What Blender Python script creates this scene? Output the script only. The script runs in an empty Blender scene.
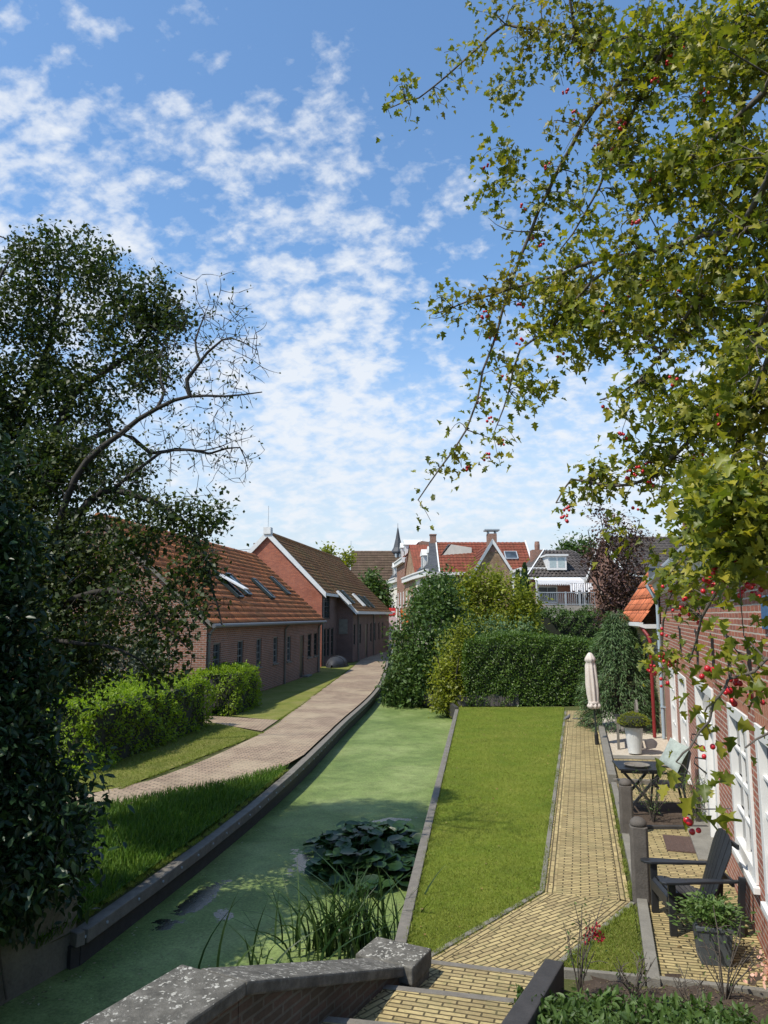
import bpy, math, random
import numpy as np
from mathutils import Vector, Matrix
R=math.radians; PI=math.pi
random.seed(7); rng=np.random.default_rng(11)
scene=bpy.context.scene
col=scene.collection
F_=739.; PITCH=R(7.93); EYE=3.2
# ---------------------------------------------------------------- survey helpers (photo measurements -> metres)
def ray(x,y):
    u=(x-384)/F_; v=(512-y)/F_
    return (u, math.cos(PITCH)-math.sin(PITCH)*v, math.sin(PITCH)+math.cos(PITCH)*v)
def G(x,y,z=0.):
    a=ray(x,y); t=(z-EYE)/a[2]; return Vector((a[0]*t,a[1]*t,z))
def A(x,y,Y):
    a=ray(x,y); t=Y/a[1]; return Vector((a[0]*t,Y,EYE+a[2]*t))
# ---------------------------------------------------------------- tagging
def tag(o,label=None,cat=None,group=None,kind=None):
    if label: o['label']=label
    if cat: o['category']=cat
    if group: o['group']=group
    if kind: o['kind']=kind
    return o
def thing(name,label,cat,loc=(0,0,0),rz=0,group=None):
    o=bpy.data.objects.new(name,None); col.objects.link(o)
    o.location=loc; o.rotation_euler=(0,0,rz); o.empty_display_size=.2
    return tag(o,label,cat,group)
def copy_tree(o,parent=None):
    c=o.copy(); col.objects.link(c)
    if parent: c.parent=parent
    for ch in list(o.children): copy_tree(ch,c)
    return c
def link(name,me,m=None,parent=None):
    o=bpy.data.objects.new(name,me); col.objects.link(o)
    if m: me.materials.append(m)
    if parent: o.parent=parent
    return o
# ---------------------------------------------------------------- materials
MATS={}
class NT:
    def __init__(s,name):
        s.m=bpy.data.materials.new(name); s.m.use_nodes=True
        s.t=s.m.node_tree; s.n=s.t.nodes; s.b=s.n['Principled BSDF']; MATS[name]=s.m
    def new(s,t,**k):
        n=s.n.new(t)
        for a,v in k.items():
            if a in n.inputs.keys(): n.inputs[a].default_value=v
            else: setattr(n,a,v)
        return n
    def l(s,a,b): s.t.links.new(a,b)
    def noise(s,vec,scale,detail=4,rough=.6,dist=0):
        n=s.new('ShaderNodeTexNoise'); n.inputs['Scale'].default_value=scale; n.inputs['Detail'].default_value=detail
        n.inputs['Roughness'].default_value=rough; n.inputs['Distortion'].default_value=dist
        if vec: s.l(vec,n.inputs['Vector'])
        return n.outputs['Fac']
    def ramp(s,fac,stops):
        r=s.new('ShaderNodeValToRGB'); e=r.color_ramp.elements
        while len(e)<len(stops): e.new(.5)
        for i,(p,c) in enumerate(stops):
            e[i].position=p; e[i].color=(c[0],c[1],c[2],1) if hasattr(c,'__len__') else (c,c,c,1)
        s.l(fac,r.inputs['Fac']); return r.outputs['Color']
    def mix(s,fac,a,b,mode='MIX'):
        m=s.new('ShaderNodeMix',data_type='RGBA',blend_type=mode)
        for v,i in ((fac,m.inputs[0]),(a,m.inputs[6]),(b,m.inputs[7])):
            if hasattr(v,'is_linked') or hasattr(v,'links'): s.l(v,i)
            elif i==m.inputs[0]: i.default_value=v
            else: i.default_value=(v[0],v[1],v[2],1)
        return m.outputs[2]
    def bump(s,h,st=.4,dist=.01,nrm=None):
        b=s.new('ShaderNodeBump'); b.inputs['Strength'].default_value=st; b.inputs['Distance'].default_value=dist
        s.l(h,b.inputs['Height'])
        if nrm: s.l(nrm,b.inputs['Normal'])
        s.l(b.outputs['Normal'],s.b.inputs['Normal']); return b.outputs['Normal']
    def pos(s): return s.new('ShaderNodeNewGeometry').outputs['Position']
    def uv(s): return s.new('ShaderNodeTexCoord').outputs['UV']
    def base(s,c): s.l(c,s.b.inputs['Base Color'])
def M_plain(name,c,rough=.7,var=.25,scale=6,metal=0,bump=.15,spec=.5,fine=60):
    t=NT(name); p=t.new('ShaderNodeTexCoord').outputs['Object']
    n=t.noise(p,scale,6,.65); n2=t.noise(p,fine,3,.6)
    lo=[x*(1-var) for x in c]; hi=[min(1,x*(1+var)) for x in c]
    cc=t.ramp(n,[(.3,lo),(.7,hi)])
    cc=t.mix(.35*min(1,var*3),cc,t.ramp(n2,[(.3,[x*.6 for x in c]),(.7,[min(1,x*1.3) for x in c])]))
    t.base(cc); t.b.inputs['Roughness'].default_value=rough; t.b.inputs['Metallic'].default_value=metal
    t.b.inputs['Specular IOR Level'].default_value=spec
    if bump: t.bump(n2,bump,.01)
    return t.m
def M_brick(name,c1,c2,mortar,bw=.21,rh=.062,ms=.01,rough=.85,stain=(.5,.5,.5),stain_amt=.3,dist=.006,mortar_smooth=.2,off=.5,extra=None):
    t=NT(name); uv=t.uv()
    w=t.new('ShaderNodeTexNoise'); w.inputs['Scale'].default_value=9; w.inputs['Detail'].default_value=2; t.l(uv,w.inputs['Vector'])
    v=t.new('ShaderNodeVectorMath',operation='MULTIPLY_ADD'); v.inputs[1].default_value=(.012,.012,0); t.l(w.outputs['Color'],v.inputs[0]); t.l(uv,v.inputs[2])
    b=t.new('ShaderNodeTexBrick'); b.offset=off
    t.l(v.outputs[0],b.inputs['Vector']); b.inputs['Scale'].default_value=1
    b.inputs['Brick Width'].default_value=bw; b.inputs['Row Height'].default_value=rh
    b.inputs['Mortar Size'].default_value=ms; b.inputs['Mortar Smooth'].default_value=mortar_smooth
    b.inputs['Bias'].default_value=0
    b.inputs['Color1'].default_value=(*c1,1); b.inputs['Color2'].default_value=(*c2,1); b.inputs['Mortar'].default_value=(*mortar,1)
    p=t.pos(); n=t.noise(p,.9,6,.7); n2=t.noise(p,35,4,.7)
    c=t.mix(t.ramp(n,[(.42,0),(.68,stain_amt)]),b.outputs['Color'],stain,'MULTIPLY')
    c=t.mix(.5,c,t.ramp(n2,[(.25,.55),(.75,1.25)]),'MULTIPLY')
    if extra: c=extra(t,c,p)
    t.base(c); t.b.inputs['Roughness'].default_value=rough; t.b.inputs['Specular IOR Level'].default_value=.25
    inv=t.new('ShaderNodeMath',operation='SUBTRACT'); inv.inputs[0].default_value=1; t.l(b.outputs['Fac'],inv.inputs[1])
    ad=t.new('ShaderNodeMath',operation='MULTIPLY_ADD'); t.l(n2,ad.inputs[0]); ad.inputs[1].default_value=.5; t.l(inv.outputs[0],ad.inputs[2])
    t.bump(ad.outputs[0],.8,dist)
    return t.m
def M_leaf(name,cs,trans=.35,rough=.55,patch=0.0,pc=(.2,.15,.03)):
    t=NT(name); g=t.new('ShaderNodeNewGeometry'); r=g.outputs['Random Per Island']
    k=len(cs)-1
    c=t.ramp(r,[(i/k,cc) for i,cc in enumerate(cs)])
    n=t.noise(g.outputs['Position'],1.1,3,.6)
    c=t.mix(.6,c,t.ramp(n,[(.3,.6),(.7,1.3)]),'MULTIPLY')
    if patch:
        c=t.mix(t.ramp(t.noise(g.outputs['Position'],2.3,2),[(.55,0),(.72,patch)]),c,pc)
    t.base(c); t.b.inputs['Roughness'].default_value=rough; t.b.inputs['Specular IOR Level'].default_value=.35
    tr=t.new('ShaderNodeBsdfTranslucent'); sc=t.mix(1.,c,(1.3,1.35,.7),'MULTIPLY'); t.l(sc,tr.inputs['Color'])
    mx=t.new('ShaderNodeMixShader'); mx.inputs[0].default_value=trans
    t.l(t.b.outputs[0],mx.inputs[1]); t.l(tr.outputs[0],mx.inputs[2])
    t.l(mx.outputs[0],t.n['Material Output'].inputs['Surface'])
    return t.m
def M_tile(name,c1,c2,dark,tw=.22,rh=.3,moss=(.10,.09,.04),moss_amt=.5):
    def ex(t,c,p):
        n=t.noise(p,.55,5,.65,.3)
        return t.mix(t.ramp(n,[(.45,0),(.7,moss_amt)]),c,moss)
    return M_brick(name,c1,c2,dark,bw=tw,rh=rh,ms=.012,rough=.8,stain=(.45,.4,.38),stain_amt=.6,dist=.01,off=0,extra=ex)
# ---------------------------------------------------------------- mesh builder
class MB:
    def __init__(s): s.v=[]; s.f=[]; s.uvrot=0
    def face(s,pts):
        i=len(s.v); s.v+= [Vector(p) for p in pts]; s.f.append(list(range(i,i+len(pts)))); return s
    def box(s,a,b,rot=None,piv=None):
        x0,y0,z0=a; x1,y1,z1=b
        c=[(x0,y0,z0),(x1,y0,z0),(x1,y1,z0),(x0,y1,z0),(x0,y0,z1),(x1,y0,z1),(x1,y1,z1),(x0,y1,z1)]
        c=[Vector(p) for p in c]
        if rot is not None:
            pv=Vector(piv) if piv is not None else sum(c,Vector())/8
            c=[rot@(p-pv)+pv for p in c]
        s.hexa(c); return s
    def hexa(s,c):
        i=len(s.v); s.v+=[Vector(p) for p in c]
        for q in ((0,3,2,1),(4,5,6,7),(0,1,5,4),(1,2,6,5),(2,3,7,6),(3,0,4,7)): s.f.append([i+k for k in q])
        return s
    def prism(s,poly,ext):
        e=Vector(ext); poly=[Vector(p) for p in poly]; n=len(poly); i=len(s.v)
        s.v+=poly+[p+e for p in poly]
        s.f.append([i+k for k in range(n)][::-1]); s.f.append([i+n+k for k in range(n)])
        for k in range(n): s.f.append([i+k,i+(k+1)%n,i+n+(k+1)%n,i+n+k])
        return s
    def beam(s,p,q,w,h,up=(0,0,1)):
        p=Vector(p); q=Vector(q); d=(q-p).normalized(); sd=d.cross(Vector(up))
        if sd.length<1e-4: sd=d.cross(Vector((1,0,0)))
        sd.normalize(); u=sd.cross(d)
        a=sd*w/2; b=u*h/2
        s.hexa([p-a-b,p+a-b,q+a-b,q-a-b,p-a+b,p+a+b,q+a+b,q-a+b]); return s
    def tube(s,pts,r,n=8,cap=True):
        pts=[Vector(p) for p in pts]; 
        if not hasattr(r,'__len__'): r=[r]*len(pts)
        rings=[]; ref=None
        for k,p in enumerate(pts):
            d=(pts[min(k+1,len(pts)-1)]-pts[max(k-1,0)]).normalized()
            if ref is None:
                ref=Vector((0,0,1)) if abs(d.z)<.9 else Vector((1,0,0))
            x=(ref-d*ref.dot(d)).normalized(); y=d.cross(x); ref=x
            i=len(s.v); rings.append(i)
            for j in range(n):
                a=2*PI*j/n; s.v.append(p+(x*math.cos(a)+y*math.sin(a))*r[k])
        for a,b in zip(rings,rings[1:]):
            for j in range(n): s.f.append([a+j,a+(j+1)%n,b+(j+1)%n,b+j])
        if cap: s.f.append([rings[0]+j for j in range(n)][::-1]); s.f.append([rings[-1]+j for j in range(n)])
        return s
    def lathe(s,prof,c=(0,0,0),n=20):
        c=Vector(c); rings=[]
        for r,z in prof:
            i=len(s.v); rings.append(i)
            for j in range(n):
                a=2*PI*j/n; s.v.append(c+Vector((r*math.cos(a),r*math.sin(a),z)))
        for a,b in zip(rings,rings[1:]):
            for j in range(n): s.f.append([a+j,a+(j+1)%n,b+(j+1)%n,b+j])
        s.f.append([rings[0]+j for j in range(n)][::-1]); s.f.append([rings[-1]+j for j in range(n)])
        return s
    def build(s,name,m=None,parent=None,smooth=False,bevel=0,rotuv=0):
        me=bpy.data.meshes.new(name); me.from_pydata([tuple(p) for p in s.v],[],s.f); me.update()
        uv=me.uv_layers.new(name='UVMap'); cr,sr=math.cos(rotuv),math.sin(rotuv)
        for p in me.polygons:
            n=p.normal
            if abs(n.z)>.98: u=Vector((1,0,0)); w=Vector((0,1,0))
            else:
                u=Vector((0,0,1)).cross(n).normalized(); w=n.cross(u)
            for li in p.loop_indices:
                c=me.vertices[me.loops[li].vertex_index].co
                a,b=c.dot(u),c.dot(w); uv.data[li].uv=(a*cr+b*sr,-a*sr+b*cr)
            p.use_smooth=smooth
        o=link(name,me,m,parent)
        if bevel:
            b=o.modifiers.new('bevel','BEVEL'); b.width=bevel; b.segments=2; b.limit_method='ANGLE'; b.angle_limit=R(40)
        return o
def np_mesh(name,V,Fa,m=None,parent=None,smooth=False):
    me=bpy.data.meshes.new(name); V=np.asarray(V,dtype=np.float32); Fa=np.asarray(Fa,dtype=np.int32)
    k=Fa.shape[1]
    me.vertices.add(len(V)); me.vertices.foreach_set('co',V.ravel())
    me.loops.add(Fa.size); me.loops.foreach_set('vertex_index',Fa.ravel())
    me.polygons.add(len(Fa)); me.polygons.foreach_set('loop_start',np.arange(0,Fa.size,k,dtype=np.int32))
    me.polygons.foreach_set('loop_total',np.full(len(Fa),k,dtype=np.int32))
    me.update(calc_edges=True); me.validate()
    if smooth: me.polygons.foreach_set('use_smooth',np.ones(len(Fa),dtype=bool))
    return link(name,me,m,parent)
# leaf templates: tip along +x, normal +z, unit length
def tmpl(kind):
    if kind=='diamond':
        return np.array([(0,0,0),(.45,-.3,.05),(1,0,-.05),(.45,.3,.05)]),np.array([(0,1,2),(0,2,3)])
    if kind=='leaf':
        return (np.array([(0,0,0),(.3,-.22,.06),(.7,-.18,.05),(1,0,-.06),(.7,.18,.05),(.3,.22,.06),(.5,0,0)]),
                np.array([(0,1,6),(1,2,6),(2,3,6),(3,4,6),(4,5,6),(5,0,6)]))
    if kind=='lobed':
        o=[(0,0),(.12,-.10),(.30,-.42),(.42,-.20),(.62,-.40),(.72,-.16),(1,-.08),(1,.08),(.72,.16),(.62,.40),(.42,.20),(.30,.42),(.12,.10)]
        V=[(x,y,abs(y)*.5-.22*x*x+.05*math.sin(9*x+5*y)) for x,y in o]+[(.45,0,-.02)]
        n=len(o); return np.array(V),np.array([(i,(i+1)%n,n) for i in range(n)])
    if kind=='blade':
        return np.array([(0,-.03,0),(0,.03,0),(.6,.02,.0),(1,0,-.12)]),np.array([(0,1,2),(0,2,3)])
    if kind=='round':
        V=[(.5+.5*math.cos(a),.5*math.sin(a),.12*(.5+.5*abs(math.sin(a)))) for a in np.linspace(.25,2*PI-.25,9)+PI]
        V=[( .15,0,0)]+V; n=9
        return np.array(V),np.array([(0,i,i+1) for i in range(1,n)])
def leafmesh(name,P,D,N,S,kind,m,parent=None,width=1.,smooth=False):
    T,Fc=tmpl(kind); T=T*np.array([1,width,1])
    P=np.asarray(P,float); D=np.asarray(D,float); N=np.asarray(N,float); S=np.asarray(S,float)
    D/=np.linalg.norm(D,axis=1,keepdims=True)+1e-9
    Y=np.cross(N,D); Y/=np.linalg.norm(Y,axis=1,keepdims=True)+1e-9
    Z=np.cross(D,Y)
    V=P[:,None,:]+S[:,None,None]*(T[None,:,0:1]*D[:,None,:]+T[None,:,1:2]*Y[:,None,:]+T[None,:,2:3]*Z[:,None,:])
    Fa=Fc[None,:,:]+(np.arange(len(P))*len(T))[:,None,None]
    return np_mesh(name,V.reshape(-1,3),Fa.reshape(-1,3),m,parent,smooth)
def rand_dirs(n,zbias=0.):
    d=rng.normal(size=(n,3)); d/=np.linalg.norm(d,axis=1,keepdims=True); d[:,2]+=zbias; return d
def np_tubes(name,lines,m,parent,n=5):
    Vs=[];Fs=[];off=0; ang=np.arange(n)*2*PI/n
    for pts,rad in lines:
        pts=np.asarray(pts,float); k=len(pts)
        t=np.gradient(pts,axis=0); t/=np.linalg.norm(t,axis=1,keepdims=True)+1e-9
        ref=np.array([.31,.22,.93]) if abs(t[0][2])<.85 else np.array([.95,.2,.1])
        x=ref-t*(t@ref)[:,None]; x/=np.linalg.norm(x,axis=1,keepdims=True)+1e-9; y=np.cross(t,x)
        rg=pts[:,None,:]+np.asarray(rad)[:,None,None]*(np.cos(ang)[None,:,None]*x[:,None,:]+np.sin(ang)[None,:,None]*y[:,None,:])
        Vs.append(rg.reshape(-1,3)); i=np.arange(k-1)[:,None]*n; j=np.arange(n)[None,:]; j2=(j+1)%n
        f=np.stack([i+j,i+j2,i+n+j2,i+n+j],-1).reshape(-1,4)+off; Fs.append(f); off+=k*n
    return np_mesh(name,np.concatenate(Vs),np.concatenate(Fs),m,parent,True)
def spline(pts,step):
    """catmull-rom densify"""
    P=np.asarray(pts,float); P=np.vstack([2*P[0]-P[1],P,2*P[-1]-P[-2]]); out=[]
    for i in range(1,len(P)-2):
        a,b,c,d=P[i-1],P[i],P[i+1],P[i+2]; k=max(2,int(np.linalg.norm((c-b)[:3])/step))
        for t in np.linspace(0,1,k,endpoint=False):
            out.append(.5*((2*b)+(-a+c)*t+(2*a-5*b+4*c-d)*t*t+(-a+3*b-3*c+d)*t**3))
    out.append(P[-2]); return np.array(out)
def plant(name,label,cat,base,limbs,attr,leaf,bark,leafmat,group=None,kind='leaf',size=.06,per=12,spread=.12,
          twig=.02,step=.25,wig=.06,droop=.0,upn=.5,tipfrac=.5,trunk='trunk',crown='crown',width=1.,maxlen=None,sides=5,bare=None):
    """limbs: lists of (x,y,z,r) polylines; attr: Nx3 twig ends. Parts: trunk (wood) and crown (leaves)."""
    root=thing(name,label,cat,base,group=group); b=np.array(base,float)
    lines=[];nodes=[];rads=[]
    for l in limbs:
        d=spline(l,step); 
        d[1:-1,:3]+=rng.normal(size=(len(d)-2,3))*wig*.25*np.minimum(1,d[1:-1,3:4]*0+1)*step
        lines.append((d[:,:3]-b,np.maximum(d[:,3],.002))); nodes.append(d[:,:3]); rads.append(d[:,3])
    nodes=np.concatenate(nodes); rads=np.concatenate(rads)
    attr=np.asarray(attr,float); D0=np.array([np.min(((nodes-a)**2).sum(1)) for a in attr]); attr=attr[np.argsort(D0)]
    cap=len(nodes)+len(attr)*7; NN=np.zeros((cap,3)); RR=np.zeros(cap); c=len(nodes); NN[:c]=nodes; RR[:c]=rads
    LP=[];LD=[]; tips=[]
    for a in attr:
        i=int(np.argmin(((NN[:c]-a)**2).sum(1)+ (RR[:c]<.003)*.02)); s=NN[i]; L=np.linalg.norm(a-s)
        if L<1e-3: continue
        if maxlen and L>maxlen: continue
        r0=min(RR[i]*.75,twig*(.35+L)); k=5
        t=np.linspace(0,1,k)[:,None]; side=rng.normal(size=3)*wig*L
        p=s+(a-s)*t+np.sin(t*PI)*(side+np.array([0,0,.12*L]))-np.array([0,0,1])*droop*L*t*t
        rr=r0*(1-.7*t[:,0]); lines.append((p-b,np.maximum(rr,.0012)))
        NN[c:c+k-1]=p[1:]; RR[c:c+k-1]=rr[1:]; c+=k-1
        tips.append(p[-1])
        if bare is not None and bare(p[-1]): continue
        q=rng.uniform(1-tipfrac,1.05,per); idx=np.clip(q*(k-1),0,k-1.001).astype(int); fr=(q*(k-1)-idx)[:,None]
        pp=p[idx]*(1-fr)+p[np.minimum(idx+1,k-1)]*fr+rng.normal(size=(per,3))*spread
        LP.append(pp); dd=(p[-1]-p[0])/L*.6+rand_dirs(per)*.9; dd[:,2]-=.25; LD.append(dd)
    np_tubes(trunk,lines,bark,root,sides)
    if LP:
        P=np.concatenate(LP); Dr=np.concatenate(LD); n=len(P)
        N=rand_dirs(n); N[:,2]=np.abs(N[:,2])+upn
        leafmesh(crown,P-b,Dr,N,size*rng.uniform(.5,1.32,n),kind,leafmat,root,width)
    return root,np.array(tips)
def blobs(L):
    """(x,y,z,rx,ry,rz,n): random points, biased outward"""
    out=[]
    for x,y,z,rx,ry,rz,n in L:
        d=rand_dirs(n); r=rng.uniform(.15,1,n)**.5*np.where(rng.random(n)<.1,1.25,1)
        out.append(np.array([x,y,z])+d*r[:,None]*np.array([rx,ry,rz]))
    return np.concatenate(out)
def PB(px,py,Y,rp,n,ry=None,asp=1.):
    c=A(px,py,Y); r=rp/F_*Y; return (c.x,c.y,c.z,r,ry if ry else r*.8,r*asp,n)
def shellhedge(name,label,poly,z0,z1,leafm,corem,n,size=.06,lump=.12,group=None,cat='hedge',kind='leaf',zf=None,inset=.1):
    """hedge over a 4-point footprint; leafy skin over a lumpy woody core"""
    P=[Vector((p[0],p[1],0)) for p in poly]; c=sum(P,Vector())/4
    root=thing(name,label,cat,(c.x,c.y,z0),group=group); b=np.array([c.x,c.y,z0])
    P=np.array([[p.x,p.y] for p in P]); ctr=P.mean(0)
    H=z1-z0
    def surf(u,v): return None
    # core
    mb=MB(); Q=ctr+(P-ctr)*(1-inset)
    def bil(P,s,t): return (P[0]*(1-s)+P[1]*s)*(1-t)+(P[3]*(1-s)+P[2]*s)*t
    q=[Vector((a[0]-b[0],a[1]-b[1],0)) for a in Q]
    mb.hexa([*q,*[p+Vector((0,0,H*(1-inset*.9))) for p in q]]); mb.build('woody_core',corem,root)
    e=[np.linalg.norm(P[(i+1)%4]-P[i]) for i in range(4)]; areas=[l*H for l in e]+[e[0]*e[1]]
    tot=sum(areas); PP=[];NNm=[]
    for i in range(5):
        k=int(n*areas[i]/tot); s=rng.uniform(0,1,k); t=rng.uniform(0,1,k)
        if i<4:
            a,bb=P[i],P[(i+1)%4]; xy=a+(bb-a)*s[:,None]; z=t*H
            d=bb-a; nn=np.array([d[1],-d[0],0]); nn/=np.linalg.norm(nn)
            if (xy.mean(0)-ctr)@nn[:2]<0: nn=-nn
            p=np.column_stack([xy,z]); nm=np.tile(nn,(k,1))
        else:
            xy=(P[0]*(1-s)[:,None]+P[1]*s[:,None])*(1-t)[:,None]+(P[3]*(1-s)[:,None]+P[2]*s[:,None])*t[:,None]
            p=np.column_stack([xy,np.full(k,H)]); nm=np.tile(np.array([0,0,1.]),(k,1))
        PP.append(p);NNm.append(nm)
    p=np.concatenate(PP); nm=np.concatenate(NNm)
    # rounding + lumps
    rel=np.column_stack([(p[:,:2]-ctr),p[:,2]-H*.5])
    f=sum(np.sin(p[:,0]*w1+p[:,1]*w2+p[:,2]*w3+ph) for w1,w2,w3,ph in ((2.1,1.3,2.9,0),(4.3,-3.1,3.7,1),(-6.7,5.2,7.9,2),(9.1,8.3,-6.3,3)))*lump*.35
    p=p+nm*f[:,None]+nm*rng.normal(size=(len(p),1))*.035-nm*rng.exponential(.05,size=(len(p),1))
    edge=np.clip((p[:,2]-H+.25)/.25,0,1)*(nm[:,2]<.5)
    p-=nm*(edge**2*.15)[:,None]
    if zf is not None: p[:,2]*=zf(p[:,0],p[:,1])
    p[:,:2]-=b[:2]
    D=rand_dirs(len(p))*.8+nm*.5; D[:,2]-=.1
    N=nm+rand_dirs(len(p))*.6+np.array([0,0,.3])
    leafmesh('foliage',p,D,N,size*rng.uniform(.6,1.3,len(p)),kind,leafm,root)
    return root
# ---------------------------------------------------------------- building helpers (local coordinates of the building's Empty)
def wallp(mb,o,a,inn,L,H,holes=(),rev=.12,mbr=None):
    o=Vector(o);a=Vector(a);inn=Vector(inn);Z=Vector((0,0,1))
    xs=sorted({0,L,*[h[0] for h in holes],*[h[1] for h in holes]}); zs=sorted({0,H,*[h[2] for h in holes],*[h[3] for h in holes]})
    flip=(a.cross(Z)).dot(inn)>0
    def q(p,fl=flip): mb.face(p[::-1] if fl else p)
    for x0,x1 in zip(xs,xs[1:]):
        for z0,z1 in zip(zs,zs[1:]):
            cx,cz=(x0+x1)/2,(z0+z1)/2
            if any(h[0]<cx<h[1] and h[2]<cz<h[3] for h in holes): continue
            q([o+a*x0+Z*z0,o+a*x1+Z*z0,o+a*x1+Z*z1,o+a*x0+Z*z1])
    for x0,x1,z0,z1 in holes:
        c=[o+a*x0+Z*z0,o+a*x1+Z*z0,o+a*x1+Z*z1,o+a*x0+Z*z1]
        for i in range(4):
            p,r=c[i],c[(i+1)%4]; q([p,p+inn*rev,r+inn*rev,r])
def window(parent,o,a,inn,x0,x1,z0,z1,fm,gm,fw=.07,cols=2,rows=3,depth=.1,sill=None,name='window',bar=.025,proud=.0,sash=True):
    """window part with pane sub-part; frame sits inside the opening"""
    o=Vector(o);a=Vector(a);inn=Vector(inn);Z=Vector((0,0,1))
    def pt(x,z,d): return o+a*x+Z*z+inn*d
    def bx(mb,xa,xb,za,zb,d0,d1):
        mb.hexa([pt(xa,za,d0),pt(xb,za,d0),pt(xb,za,d1),pt(xa,za,d1),pt(xa,zb,d0),pt(xb,zb,d0),pt(xb,zb,d1),pt(xa,zb,d1)])
    e=.003; X0,X1,Z0,Z1=x0+e,x1-e,z0+e,z1-e
    d0,d1=-proud if proud else depth*.35,depth
    mb=MB(); bx(mb,X0,X0+fw,Z0,Z1,d0,d1);bx(mb,X1-fw,X1,Z0,Z1,d0,d1);bx(mb,X0+fw,X1-fw,Z0,Z0+fw,d0,d1);bx(mb,X0+fw,X1-fw,Z1-fw,Z1,d0,d1)
    ix0,ix1,iz0,iz1=X0+fw,X1-fw,Z0+fw,Z1-fw
    b0=d0+.03; b1=d0+.065
    for k in range(1,cols):
        x=ix0+(ix1-ix0)*k/cols; bx(mb,x-bar/2,x+bar/2,iz0,iz1,b0,b1)
    for k in range(1,rows):
        z=iz0+(iz1-iz0)*k/rows; bb=bar*(1.6 if (sash and k==rows//2+rows%2) else .9); bx(mb,ix0,ix1,z-bb/2,z+bb/2,b0-.002,b1+.002)
    w=mb.build(name,fm,parent,bevel=.004)
    g=MB(); g.face([pt(ix0,iz0,b1+.01),pt(ix1,iz0,b1+.01),pt(ix1,iz1,b1+.01),pt(ix0,iz1,b1+.01)]); g.build('pane',gm,w)
    if sill:
        s=MB(); bx(s,x0-.05,x1+.05,z0-.07,z0-.004,-.06,depth-.02); s.build('sill',sill,w,bevel=.006)
    return w
def pantiles(name,o,a,up,L,S,m,parent,tw=.22,rh=.30,amp=.03,sub=5,thick=.04):
    """real pantile relief: waves across, overlapping rows up the slope"""
    o=np.array(o,float);a=np.array(a,float);up=np.array(up,float); a/=np.linalg.norm(a); up/=np.linalg.norm(up)
    n=np.cross(a,up); n*= np.sign(n[2]) if abs(n[2])>1e-6 else 1
    nx=max(2,int(L/tw*sub)); xs=np.linspace(0,L,nx+1); nr=max(1,round(S/rh)); rh=S/nr
    wave=amp*(.5+.5*np.sin(xs/tw*2*PI))**1.3
    V=[];Fa=[];off=0;UV=[]
    for r in range(nr):
        for (v,h) in ((r*rh,thick),((r+1)*rh+.02 if r<nr-1 else (r+1)*rh,0.004)):
            V.append(o+xs[:,None]*a+v*up+(wave+h)[:,None]*n); UV.append(np.column_stack([xs,np.full(nx+1,v)]))
        i=np.arange(nx); Fa.append(np.column_stack([off+i,off+i+1,off+nx+1+i+1,off+nx+1+i])); 
        off+=2*(nx+1)
        # riser lip
        V.append(o+xs[:,None]*a+r*rh*up+(wave-.012)[:,None]*n); UV.append(np.column_stack([xs,np.full(nx+1,r*rh)]))
        Fa.append(np.column_stack([off+i,off+i+1,off-2*(nx+1)+i+1,off-2*(nx+1)+i])); off+=nx+1
    V=np.concatenate(V); UV=np.concatenate(UV); Fa=np.concatenate(Fa)
    ob=np_mesh(name,V,Fa,m,parent,False); me=ob.data; uv=me.uv_layers.new(name='UVMap')
    li=np.zeros(len(me.loops),dtype=np.int32); me.loops.foreach_get('vertex_index',li)
    uv.data.foreach_set('uv',UV[li].astype(np.float32).ravel())
    return ob
# ================================================================ materials
gold=lambda *a:a
m_mort=(.30,.27,.22)
m_rbrick=M_brick('red_brick',(.40,.14,.085),(.27,.10,.07),(.50,.44,.37),bw=.21,rh=.066,ms=.0085,stain=(.7,.62,.55),stain_amt=.35)
m_orbrick=M_brick('orange_brick',(.42,.15,.08),(.34,.12,.07),(.42,.3,.22),bw=.066,rh=.21,ms=.006,off=0)
m_ybrick=M_brick('buff_brick',(.42,.34,.21),(.33,.26,.17),(.46,.43,.38),bw=.2,rh=.066,ms=.009)
m_cott=M_brick('brown_brick',(.29,.125,.075),(.19,.09,.06),(.36,.29,.25),bw=.22,rh=.075,ms=.010,stain_amt=.4)
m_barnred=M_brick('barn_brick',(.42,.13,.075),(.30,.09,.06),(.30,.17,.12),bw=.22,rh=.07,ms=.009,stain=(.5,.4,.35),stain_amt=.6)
m_ochre=M_brick('ochre_brick',(.38,.24,.13),(.22,.12,.08),(.40,.33,.25),bw=.24,rh=.08,ms=.012,stain=(.35,.3,.2),stain_amt=.7)
def pav_extra(t,c,p):
    n=t.noise(p,3.,5,.7); c=t.mix(t.ramp(n,[(.5,0),(.72,.55)]),c,(.16,.15,.07)) 
    n=t.noise(p,11.,4,.7); return t.mix(t.ramp(n,[(.58,0),(.7,.5)]),c,(.10,.12,.04))
m_pave=M_brick('yellow_paver',(.45,.36,.175),(.28,.22,.11),(.08,.062,.03),bw=.205,rh=.058,ms=.0085,dist=.014,extra=pav_extra,stain=(.6,.57,.45),stain_amt=.35,mortar_smooth=.35)
def road_extra(t,c,p):
    n=t.noise(p,.5,5,.7); return t.mix(t.ramp(n,[(.45,0),(.65,.5)]),c,(.42,.35,.235))
m_road=M_brick('clay_paver',(.40,.29,.205),(.27,.195,.14),(.10,.085,.06),bw=.21,rh=.085,ms=.013,dist=.012,extra=road_extra,stain=(.6,.6,.55),stain_amt=.3)
m_tile_or=M_tile('orange_tile',(.68,.235,.08),(.42,.145,.06),(.13,.05,.03),moss=(.20,.12,.055),moss_amt=.55)
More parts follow.
